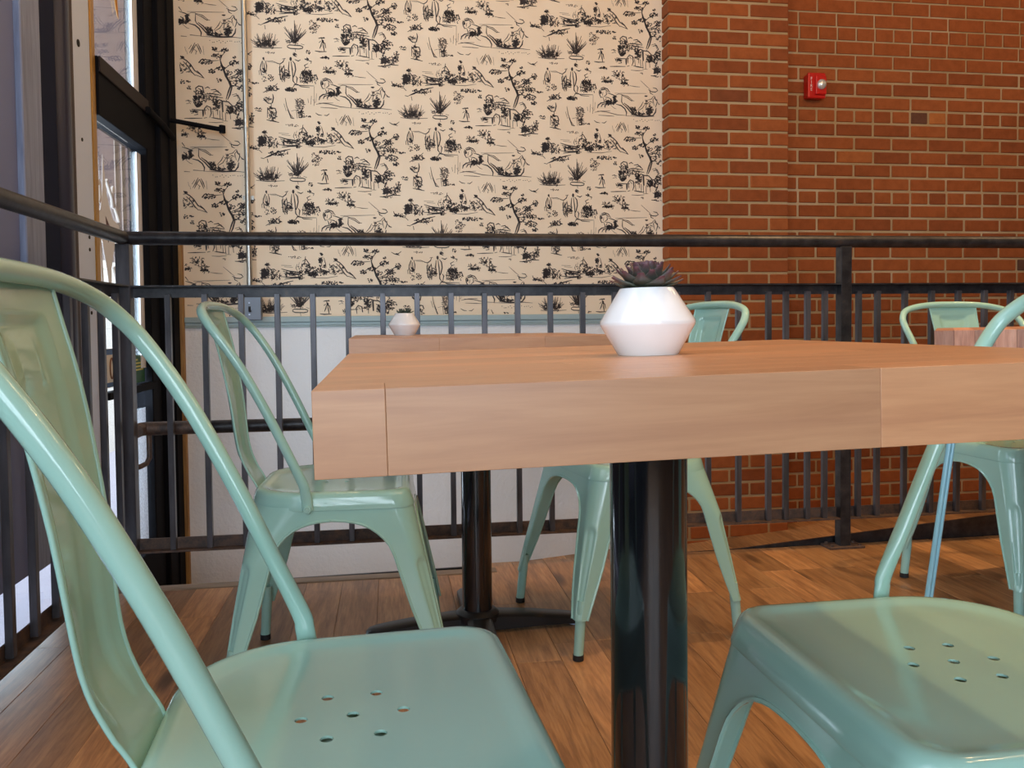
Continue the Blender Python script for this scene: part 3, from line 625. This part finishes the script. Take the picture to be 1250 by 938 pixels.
bu = [-.659+k*.1067 for k in range(19) if -.659+k*.1067 < 1.30] + [1.324, 1.402, 1.465] + [1.589, 1.659, 1.761] + [1.862+k*.1015 for k in range(30)]
for u_ in bu:
    if u_ < 5.35 and not (3.26 < u_ < 3.34): o = link('baluster', balm, None, rl); o.location = (u_, VRL, 0)
for v_ in [2.035-.118*k for k in range(-4, 34)]:
    if v_ > -2.6: o = link('baluster', balm, None, rl); o.location = (URL, v_, 0)
boxo('post', URL-.020, URL+.020, VRL-.020, VRL+.020, -.38, 1.03, steel_bar, rl, .0015)
for u_ in (1.534, 3.3, 5.0):
    boxo('post', u_-.019, u_+.019, VRL-.019, VRL+.019, .006, 1.03, steel_black, rl, .0015)
    fp = boxo('foot_plate', u_-.065, u_+.065, VRL-.032, VRL+.032, .0, .008, steel_rust, rl, .001)
    for a in (-.05, .05):
        for b in (-.02, .02):
            bm = bmesh.new(); cyl(bm, (u_+a, VRL+b, .008), (u_+a, VRL+b, .014), .006, n=6); bobj('bolt', bm, steel_rust, fp)
for v_ in (.9, -.8, -2.5): boxo('post', URL-.019, URL+.019, v_-.019, v_+.019, .002, 1.03, steel_black, rl, .0015)
bm = bmesh.new(); bmesh.ops.create_uvsphere(bm, u_segments=20, v_segments=12, radius=.0222, matrix=Matrix.Translation((URL, VRL, 1.048))); bobj('corner_weld', bm, steel_rust, rl, True)
bm = bmesh.new(); tube(bm, [(-.74, 2.68, .466), (5.2, 2.68, .466)], .0205, 18); hr = bobj('handrail', bm, steel_black, rl, True, 40); hr['label'] = 'lower round handrail on the ramp side'
bm = bmesh.new(); tube(bm, [(-.765, 2.615, .466), (-.765, 2.655, .466), (-.755, 2.675, .466), (-.72, 2.68, .466), (-.60, 2.68, .466)], .0212, 16); o = bobj('rusty_elbow', bm, steel_rust, rl, True, 60); o['label'] = 'rust brown elbow of the handrail'
bm = bmesh.new(); tube(bm, [(-.745, 2.68, .45), (-.745, 2.68, .375), (-.752, 2.672, .358), (-.765, 2.65, .352), (-.775, 2.625, .352)], .008, 10); bobj('bracket', bm, steel_rust, rl, True, 60)
for u_ in (.6, 2.2, 3.9):
    bm = bmesh.new(); tube(bm, [(u_, 2.68, .45), (u_, 2.68, .39), (u_, 2.655, .37), (u_, 2.617, .37)], .008, 10); bobj('bracket', bm, steel_black, rl, True, 60)

# ================================================================== CHAIRS
# chair local axes: x forward, y to the sitter's left, z up
def outline(z, fx, sy, l, L_):
    """point on the outline of the body at height z, arclength l from the corner (fx, sy); L_<0 walks along x (side face), >0 along y"""
    front = fx > 0
    ext = interp(z, [(.08, .235), (.15, .222), (.30, .190), (.43, .162)]) if front else interp(z, [(.08, .212), (.15, .203), (.30, .180), (.43, .163)])
    hs = interp(z, [(.08, .222), (.15, .213), (.30, .197), (.43, .1855)])
    r = interp(z, [(.08, .012), (.20, .020), (.32, .034), (.43, .043)]) if front else interp(z, [(.08, .012), (.20, .022), (.30, .036), (.36, .07), (.43, .112)])
    arc = r*PI/4
    if l < arc: a = PI/4 - l/r; x, y = ext-r+r*math.sin(PI/2-a) if False else 0, 0
    if l < arc:
        ph = PI/4 - l/r if L_ < 0 else PI/4 + l/r       # angle measured from the side (y) face normal towards the x normal
        ph = PI/4 + l/r if L_ < 0 else PI/4 - l/r
        x = ext - r + r*math.cos(ph); y = hs - r + r*math.sin(ph)
    else:
        e = l-arc
        if L_ < 0: x = ext - r - e; y = hs
        else: x = ext; y = hs - r - e
    nx = ny = .7071
    return x*fx, y*sy
def side_len(z, front, side):
    ext = (interp(z, [(.08, .235), (.15, .222), (.30, .190), (.43, .162)]) if front else interp(z, [(.08, .212), (.15, .203), (.30, .180), (.43, .163)])) if side else interp(z, [(.08, .222), (.15, .213), (.30, .197), (.43, .1855)])
    r = interp(z, [(.08, .012), (.20, .020), (.32, .034), (.43, .043)]) if front else interp(z, [(.08, .012), (.20, .022), (.30, .036), (.36, .07), (.43, .112)])
    w = interp(z, [(.085, .026), (.10, .029), (.15, .040), (.20, .049), (.27, .057), (.31, .061), (.33, .066), (.344, .074), (.356, .084), (.366, .096), (.374, .111), (.379, .127), (.382, .143), (.3835, .160), (.3841, .170), (.3845, 9)])
    full = ext - r + r*PI/4
    if not side and w < 9: pass
    return min(full, max(w - r, -r*PI/4*.6) + r*PI/4) if w < 8 else full
def leg_mesh(fx, sy):
    zs = [.412, .404, .397, .392, .3885, .386, .3853, .3846, .3841, .3835, .3828, .382, .3805, .379, .3768, .374, .370, .366, .361, .356, .350, .344, .337, .33, .324, .318, .308, .303, .298, .293, .288, .280, .268, .255, .24, .22, .20, .18, .16, .145, .13, .118, .108, .100, .092]
    bm = bmesh.new(); rows = []; NQ = 15
    fr_ = fx > 0
    edges = ([], [])
    for z in zs:
        row = []
        for sgn in (-1, 1):
            Ls = side_len(z, fr_, sgn < 0)
            cols = []
            for k in range(NQ+1):
                q = (k/NQ)**1.25
                l = Ls*q
                x, y = outline(z, fx, sy, l, sgn)
                # pressed channel down the corner of the leg
                cw = interp(z, [(.09, .007), (.2, .012), (.30, .015)])
                top = .302
                g_ = max(0, 1-(l/cw)**2)
                dz = max(0, min(1, (top - .5*cw*0 - z - (l/cw)**2*.014)/.010)); dz *= max(0, min(1, (z-.098)/.015))
                dpt = .0048*dz*min(1, max(0, (1-(l/cw))*2.6))
                # lip where the apron meets the seat pan
                x -= fx*dpt*.7071; y -= sy*dpt*.7071
                cols.append(Vector((x, y, z)))
            if sgn < 0: row = list(reversed(cols)); edges[0].append(cols[-1])
            else: row += cols[1:]; edges[1].append(cols[-1])
        rows.append(row)
    V = grid(bm, rows)
    # rolled bead along the arch edge
    i0 = next(i for i, z in enumerate(zs) if z <= .3846)
    for k in (0, 1):
        pts = edges[k][i0:]
        tube(bm, pts, .0030, 6)
    # foot tube
    fxx = fx*(.222 if fr_ else .199); fyy = sy*.2085
    top = Vector((fx*(.2125 if fr_ else .193), sy*.2035, .135)); bot = Vector((fxx+fx*.003, fyy+sy*.002, .010))
    tube(bm, [top, top.lerp(bot, .3), bot], .0125, 14, rads=[(.010, .010), (.0125, .0125), (.0118, .0118)])
    bm.normal_update()
    me = bpy.data.meshes.new('leg'); bmesh.ops.recalc_face_normals(bm, faces=bm.faces[:]); bm.to_mesh(me); bm.free(); me.materials.append(mint)
    for p in me.polygons: p.use_smooth = True
    me.set_sharp_from_angle(angle=math.radians(50))
    return me, bot
def full_outline(z, inset=0., n=14, m=6):
    """closed outline (counter-clockwise) at height z shrunk by inset"""
    pts = []
    xf = interp(z, [(.30, .190), (.43, .162)]); xb = interp(z, [(.30, .180), (.43, .163)]); hs = interp(z, [(.30, .197), (.43, .1855)])
    xf -= inset; xb -= inset; hs -= inset; rf = max(.02, .043-inset*.6); rbk = max(.03, .112-inset*.8)
    for cx, cy, r, a0 in ((xf-rf, hs-rf, rf, 0), (-(xb-rbk), hs-rbk, rbk, PI/2), (-(xb-rbk), -(hs-rbk), rbk, PI), (xf-rf, -(hs-rf), rf, 1.5*PI)):
        for k in range(n+1):
            a = a0 + PI/2*k/n; pts.append((cx+r*math.cos(a), cy+r*math.sin(a)))
    # rear edge bulges back a little, front and sides bow very slightly
    out = []
    for x, y in pts:
        if x < -.10: x -= .004*(1-(y/hs)**2)
        out.append((x, y))
    # subdivide the long straight runs
    res = []
    for i, p in enumerate(out):
        q = out[(i+1) % len(out)]; d = math.hypot(q[0]-p[0], q[1]-p[1]); res.append(p)
        if d > .05:
            for k in range(1, m): res.append((p[0]+(q[0]-p[0])*k/m, p[1]+(q[1]-p[1])*k/m))
    return res
def seat_mesh():
    bm = bmesh.new(); rings = []
    prof = [(.404, .0005, .4035), (.404, -.0016, .4045), (.406, -.0022, .408), (.42, -.0012, .420), (.43, -.0004, .4285), (.43, .0016, .4335), (.43, .0050, .4375), (.43, .0095, .4397), (.43, .0150, .4402), (.43, .0205, .4392), (.43, .0265, .4370), (.43, .036, .4357), (.43, .055, .4350)]
    for z, ins, zz in prof: rings.append([bm.verts.new((x, y, zz)) for x, y in full_outline(z, ins)])
    n = len(rings[0])
    for A, B in zip(rings, rings[1:]):
        for k in range(n): bm.faces.new((A[k], A[(k+1) % n], B[(k+1) % n], B[k]))
    inner = rings[-1]; edges = [bm.edges.get((inner[k], inner[(k+1) % n])) for k in range(n)]
    hole_e = []
    for k in range(7):
        cx, cy = (0, 0) if k == 6 else (.0445*math.cos(k*PI/3), .0445*math.sin(k*PI/3))
        hv = [bm.verts.new((cx+.0056*math.cos(2*PI*j/14), cy+.0056*math.sin(2*PI*j/14), .4348)) for j in range(14)]
        lo = [bm.verts.new((v.co.x, v.co.y, .4325)) for v in hv]
        for j in range(14): hole_e.append(bm.edges.new((hv[j], hv[(j+1) % 14])))
        for j in range(14): bm.faces.new((hv[j], hv[(j+1) % 14], lo[(j+1) % 14], lo[j]))
    bmesh.ops.triangle_fill(bm, edges=edges+hole_e, use_beauty=True)
    bmesh.ops.recalc_face_normals(bm, faces=bm.faces[:])
    me = bpy.data.meshes.new('seat'); bm.to_mesh(me); bm.free(); me.materials.append(mint)
    for p in me.polygons: p.use_smooth = True
    me.set_sharp_from_angle(angle=math.radians(40)); return me
def hoop_mesh():
    prof = [(.2, .198), (.4, .201), (.6, .205), (.72, .208), (.83, .2095), (.888, .203), (.945, .180), (.980, .132), (.997, .070)]
    def pt(t, s): return (-.051 - .165*t - .045*t**4, s, .458 + .367*t)
    right = [(-.044, .1935, .401), (-.0445, .1935, .412), (-.046, .194, .428), (-.0485, .195, .445), (-.053, .1965, .463)] + [pt(t, s) for t, s in prof]
    path = right + [pt(1.0, 0)] + [(x, -y, z) for x, y, z in reversed(right)]
    sp_ = spline(path, 5); N_ = len(sp_)
    rads = []
    for i, p in enumerate(sp_):
        z = p.z; k = max(0, min(1, (z-.425)/.075)); e_ = max(.35, min(1, (z-.3995)/.008)); rads.append(((.0095*k + .0108*(1-k))*e_, .0095*k + .0034*(1-k)))
    bm = bmesh.new(); tube(bm, sp_, .0095, 16, up=Vector((0, 1, 0)), rads=[(a, b) for a, b in rads])
    bmesh.ops.recalc_face_normals(bm, faces=bm.faces[:])
    me = bpy.data.meshes.new('back_hoop'); bm.to_mesh(me); bm.free(); me.materials.append(mint)
    for p in me.polygons: p.use_smooth = True
    return me
def splat_mesh():
    cz = [(.420, -.1655), (.432, -.1675), (.445, -.174), (.468, -.187), (.515, -.203), (.626, -.217), (.728, -.236), (.787, -.2515), (.819, -.2600)]
    hw = [(.42, .050), (.445, .051), (.47, .053), (.52, .058), (.60, .067), (.70, .076), (.824, .0835)]
    zs = [zq*.9945 if zq > .7 else zq for zq in [.424, .430, .436, .443, .450, .458, .467, .477, .488, .50, .515, .53, .55, .575, .60, .625, .65, .675, .70, .715, .722, .728, .734, .742, .75, .758, .765, .772, .779, .784, .789, .794, .80, .808, .816, .8245]]
    f_pts = [Vector((x, 0, z)) for z, x in cz]; f_sp = spline(f_pts, 6); ft = sorted([(p.z, p.x) for p in f_sp])
    bm = bmesh.new(); rows = []; L1, L2 = [], []
    for z in zs:
        row = []; w = interp(z, hw)
        for j in range(29):
            t = -1 + 2*j/28; y = t*w
            pw = w*.60; inner = max(0, min(1, (pw-abs(y))/.004))*max(0, min(1, (.790-z)/.006))*max(0, min(1, (z-.462)/.02))
            ew = .028; emb = max(0, min(1, (ew-abs(y))/.003))*max(0, min(1, (.772-z)/.004))*max(0, min(1, (z-.735)/.004))
            x = interp(z, ft) - .007*(1-t*t)*max(0, min(1, (z-.44)/.06)) - .0045*inner + .0022*emb
            row.append(Vector((x, y, z + (.0015 if z > .82 else 0)*(1-t*t))))
        L1.append(row[0]); L2.append(row[-1]); rows.append(row)
    back = [[Vector((p.x-.0014, p.y, p.z)) for p in r] for r in rows]
    grid(bm, rows); grid(bm, back)
    tube(bm, L1, .0024, 7); tube(bm, L2, .0024, 7)
    bmesh.ops.recalc_face_normals(bm, faces=bm.faces[:])
    me = bpy.data.meshes.new('backrest'); bm.to_mesh(me); bm.free(); me.materials.append(mint)
    for p in me.polygons: p.use_smooth = True
    return me
def foot_mesh(bot):
    bm = bmesh.new(); cyl(bm, (bot.x, bot.y, 0), (bot.x, bot.y, .013), .0128, n=16); me = bpy.data.meshes.new('foot_cap'); bm.to_mesh(me); bm.free(); me.materials.append(rubber); return me
def make_chair():
    root = empty('metal_chair')
    link('seat', seat_mesh(), None, root)
    for fx in (1, -1):
        for sy in (1, -1):
            me, bot = leg_mesh(fx, sy); lg = link('leg', me, None, root); link('foot_cap', foot_mesh(bot), None, lg)
            md = lg.modifiers.new('thickness', 'SOLIDIFY'); md.thickness = .0012; md.offset = -1; md.use_rim = False
    bm = bmesh.new()
    box(bm, -.135, .135, -.012, .012, .402, .412); box(bm, -.012, .012, -.15, .15, .396, .406); bobj('brace', bm, mint, root)
    link('back_hoop', hoop_mesh(), None, root); link('backrest', splat_mesh(), None, root)
    for sy in (1, -1):
        bm = bmesh.new(); cyl(bm, (-.045, sy*.1965, .410), (-.045, sy*.2005, .410), .0085, .0075, 16); cyl(bm, (-.045, sy*.2005, .410), (-.045, sy*.2045, .410), .0048, .0040, 8); bobj('bolt', bm, mint, root, True, 40)
    return root
proto = make_chair()
CH_ = [((-.144, .713), 12.0, 'mint green metal chair at lower left, its back cut off by the left edge', 0),
       ((-.395, 1.834), 7.3, 'mint green metal chair between the railing and the second table', 0),
       ((.441, .812), 188.7, 'mint green metal chair at the lower right, mostly its perforated seat visible', 0),
       ((.295, 2.139), 198.0, 'mint green metal chair behind the black pedestal and the nearest planter', 0),
       ((1.430, 2.304), -77.8, 'mint green metal chair tucked behind the pale table at the right edge', 0)]
for i, (c_, a, lab, _) in enumerate(CH_):
    o = proto if i == 0 else tree_copy(proto)
    o.location = (c_[0], c_[1], .001); o.rotation_euler = (0, 0, math.radians(a))
    tag(o, lab, 'chair', 'mint metal chairs around the tables')

# ================================================================== TABLES
stave_cache = {}
def stave_mesh(lg, w, hgt, m, bev=.0004):
    k = (round(lg, 3), round(w, 3), m.name)
    if k not in stave_cache:
        bm = bmesh.new(); box(bm, -lg/2, lg/2, -w/2, w/2, -hgt, 0, bev, 2)
        me = bpy.data.meshes.new('stave'); bm.to_mesh(me); bm.free(); me.materials.append(m); stave_cache[k] = me
    return stave_cache[k]
def butcher_top(root, S, T, z, cuts_front, seed, tilt=(0, 0), Sy=None):
    Sy = Sy or S
    top = empty('tabletop', (0, 0, z), 0, root); top.rotation_euler = (tilt[1], -tilt[0], 0)
    rr = random.Random(seed); n = round(Sy/.043); w = Sy/n
    for j in range(n):
        cuts = [0]+cuts_front+[S] if j == 0 else sorted([0, S] + [rr.uniform(.12, S-.12)] + ([rr.uniform(.1, S-.1)] if rr.random() < .4 else []))
        cuts = [c_ for i, c_ in enumerate(cuts) if i == 0 or c_-cuts[i-1] > .03]
        for a, b in zip(cuts, cuts[1:]):
            o = link('stave', stave_mesh(b-a-.0001, w-.0002, T, maple), None, top); o.location = (-S/2+(a+b)/2, -Sy/2+w*(j+.5), 0)
    return top
def pedestal(root, top_z, lean=0.):
    bm = bmesh.new(); tube(bm, [(0, 0, .045), (0, 0, top_z)], .0380, 48); c_ = bobj('column', bm, gloss_black, root, True, 40)
    bm = bmesh.new(); lathe(bm, [(.055, .030), (.055, .048), (.046, .056), (.040, .058)], 32); bobj('collar', bm, cast_black, root, True, 40)
    boxo('mounting_plate', -.15, .15, -.15, .15, top_z-.010, top_z, cast_black, root, .002)
    for k in range(4):
        bm = bmesh.new(); rows = []
        for x, w, zt, zb in ((.0, .032, .046, .008), (.06, .032, .046, .008), (.14, .030, .040, .010), (.22, .029, .030, .010), (.255, .028, .025, .008), (.272, .022, .022, .006), (.280, .012, .018, .006)):
            rows.append([Vector((x, -w, zb)), Vector((x, -w, zt-.006)), Vector((x, -w+.008, zt)), Vector((x, w-.008, zt)), Vector((x, w, zt-.006)), Vector((x, w, zb)), Vector((x, -w, zb))])
        V = grid(bm, rows); bm.faces.new([v for v in V[-1][:-1]])
        bmesh.ops.remove_doubles(bm, verts=bm.verts[:], dist=1e-5); bmesh.ops.recalc_face_normals(bm, faces=bm.faces[:])
        o = bobj('base_arm', bm, cast_black, root, True, 40); o.rotation_euler = (0, 0, k*PI/2)
        bm = bmesh.new(); cyl(bm, (.252, 0, 0), (.252, 0, .010), .014, n=16); g_ = bobj('glide', bm, galv, o, True, 40)
t1 = tag(empty('cafe_table', (.134, .809, .0), .163), 'nearest square butcher block table on a glossy black pedestal', 'table')
butcher_top(t1, .602, .0510, .7485, [.0415, .3533], 3, (.018, 0)); pedestal(t1, .6925)
t2_ = tag(empty('cafe_table', (-.095, 2.065, .0), math.radians(9.5)), 'smaller looking wooden pedestal table behind the nearest one, with small white planter', 'table')
butcher_top(t2_, .602, .0510, .7525, [.19, .42], 5); pedestal(t2_, .7012)
# pale table on the right, turned so that its striped end grain faces the camera
t3_ = tag(empty('cafe_table', (1.309, 1.874, .0), math.radians(-28)), 'pale table at the right edge showing striped end grain', 'table')
top = empty('tabletop', (0, 0, .7607), 0, t3_); top.rotation_euler = (0, -.0166, 0); n = 16; w = .602/n; rr = random.Random(8)
for j in range(n):
    o = link('stave', stave_mesh(.602, w-.0003, .05, maple_end), None, top); o.location = (-.301+w*(j+.5), 0, 0); o.rotation_euler = (0, 0, PI/2)
pedestal(t3_, .7035)
q3 = Matrix.Rotation(math.radians(28), 4, 'Z') @ Matrix.Translation((-1.309, -1.874, 0))
A = q3 @ Vector((.873, 1.76, .004)); B = q3 @ Vector((.990, 1.80, .706)); sd = Vector((.0075, .006, 0))
bm = bmesh.new(); tube(bm, [A, B], .0055, 10); tube(bm, [A+sd, B+sd], .0045, 10)
bmesh.ops.recalc_face_normals(bm, faces=bm.faces[:]); o = bobj('slanted_strip', bm, mat('window_blue_gloss', srgb(140, 196, 214), .2, 0, .5, .3), t3_, True, 50); o['label'] = 'unidentified slim slanted strip, the blue of a window reflection painted in'  # unidentified strip built as a leg; its window-reflection blue is painted on

# ================================================================== PLANTERS
leafmesh = None
def leaf(Lg, w, thick):
    bm = bmesh.new(); rows = []
    for t in (0, .15, .35, .55, .75, .9, .97, 1.0):
        ww = w*max(.02, math.sin(min(1, t*1.05+.12)*PI*.93)**.75) if t < 1 else .0003
        th_ = thick*(1-t*.7)*(1 if t < 1 else .1); up = .22*Lg*t*t
        rows.append([Vector((t*Lg, ww*math.cos(a)*.5, up+th_*math.sin(a)*(.9 if math.sin(a) < 0 else .35))) for a in np.linspace(0, 2*PI, 13)])
    grid(bm, rows); bmesh.ops.remove_doubles(bm, verts=bm.verts[:], dist=1e-6); bmesh.ops.recalc_face_normals(bm, faces=bm.faces[:])
    me = bpy.data.meshes.new('leaf'); bm.to_mesh(me); bm.free(); me.materials.append(leafm)
    for p in me.polygons: p.use_smooth = True
    return me
def planter(label, loc, s, seed, big=True, tilt=0):
    root = tag(empty('planter', loc), label, 'planter'); root.rotation_euler = (0, -tilt, .163)
    bm = bmesh.new(); prof = [(.0290, .0), (.0302, .0015), (.0455, .0285), (.0462, .0309), (.0457, .0335), (.0272, .0630), (.0260, .0648), (.0245, .0640), (.0245, .052)]
    lathe(bm, [(r*s, z*s) for r, z in prof], 64); bobj('pot', bm, ceramic, root, True, 35)
    bm = bmesh.new(); cyl(bm, (0, 0, .052*s), (0, 0, .058*s), .0240*s, n=32); bobj('soil', bm, soil, root)
    rr = random.Random(seed); ga = 2.399963
    if big:
        lm = leaf(.032, .0215, .0050); n = 64
        for k in range(n):
            f = k/n; el = math.radians(2 + 84*f**1.1); sc = 1.0-.50*f; rad = .007*(1-f)
            o = link('leaf', lm, None, root); a = k*ga; o.location = (rad*math.cos(a), rad*math.sin(a), (.0655+.007*f)*s)
            o.rotation_euler = (0, -el, a); o.scale = (sc*rr.uniform(.93, 1.06),)*3
    else:
        lm = leaf(.020, .012, .005)
        for cx, n, hh in ((-.009, 14, .0655), (.010, 14, .067)):
            for k in range(n):
                f = k/n; el = math.radians(5+75*f); a = k*ga
                o = link('leaf', lm, None, root); o.location = (cx*s, 0, hh*s-.001); o.rotation_euler = (0, -el, a); o.scale = (.85*(1-.3*f),)*3
    return root
planter('large faceted white pot with purple green rosette succulent on the nearest table', (.133, .800, .7486), 1.0, 3, True, .018)
planter('small faceted white pot with reddish succulents on the second table', (-.284, 2.17, .7526), .90, 5, False)

# ================================================================== PENDANT LAMPS (above and to the right, out of view; some added as fill)
PN = iter('first second third fourth fifth sixth'.split())
def pendant(u_, v_, z_, power, lab=None):
    root = tag(empty('pendant_lamp', W(u_, v_, z_), ANG), lab or 'bare filament bulb on a black cord, '+next(PN)+' in the slanting row of six', 'lamp', 'bare bulbs hanging over the seating')
    bm = bmesh.new(); tube(bm, [(0, 0, .09), (0, 0, 3.3-z_)], .003, 8); bobj('cord', bm, rubber, root)
    bm = bmesh.new(); cyl(bm, (0, 0, .045), (0, 0, .10), .018, .014, 16); bobj('socket', bm, brass, root, True, 40)
    bm = bmesh.new(); bmesh.ops.create_uvsphere(bm, u_segments=16, v_segments=10, radius=.030); bobj('bulb', bm, bulb_m, root, True)
    l = bpy.data.lights.new('lamp_light', 'POINT'); l.energy = power; l.color = WARM; l.shadow_soft_size = .05
    o = bpy.data.objects.new('lamp_light', l); COL.objects.link(o); o.parent = root; o.location = (0, 0, -.04)
for k in range(6): pendant(.9+.32*k, .2+.25*k, 2.55, 5)
pendant(3.4, 2.6, 2.7, 9, 'bare filament bulb hanging far right near the brick wall'); pendant(2.2, 2.2, 2.75, 5, 'bare filament bulb hanging above the chair by the brick wall')

def downlight(u_, v_, z_, power, cone, lab):
    root = tag(empty('ceiling_spotlight', W(u_, v_, z_), ANG), lab, 'lamp')
    bm = bmesh.new(); tube(bm, [(0, 0, .12), (0, 0, 3.3-z_)], .008, 8); bobj('stem', bm, rubber, root)
    bm = bmesh.new(); lathe(bm, [(.055, .0), (.055, .10), (.030, .13), (.028, .125), (.050, .095), (.052, .0)], 24, False); bobj('shade', bm, rubber, root, True, 40)
    l = bpy.data.lights.new('lamp_light', 'SPOT'); l.energy = power; l.color = WARM; l.spot_size = math.radians(cone); l.spot_blend = .6; l.shadow_soft_size = .04
    o = bpy.data.objects.new('lamp_light', l); COL.objects.link(o); o.parent = root; o.location = (0, 0, .03)
downlight(1.9, 2.0, 2.75, 80, 74, 'black ceiling spotlight shining on the floor beside the right railing post')
downlight(3.0, 2.2, 2.75, 62, 74, 'black ceiling spotlight shining on the floor far right by the brick wall')
downlight(.95, 1.35, 2.75, 34, 70, 'added fill spotlight brightening the floor behind the nearest table')  # unseen spot added to brighten the middle of the floor
downlight(.25, .55, 2.75, 24, 60, 'added fill spotlight brightening the nearest tabletop')  # added overhead fill so the tabletop gets enough light
pendant(-.25, 2.35, 2.95, 12, 'added fill bulb brightening the wallpaper wall, left one')  # this bulb and the next are added to brighten the back wall
pendant(.85, 2.35, 2.95, 11, 'added fill bulb brightening the wallpaper wall, right one')
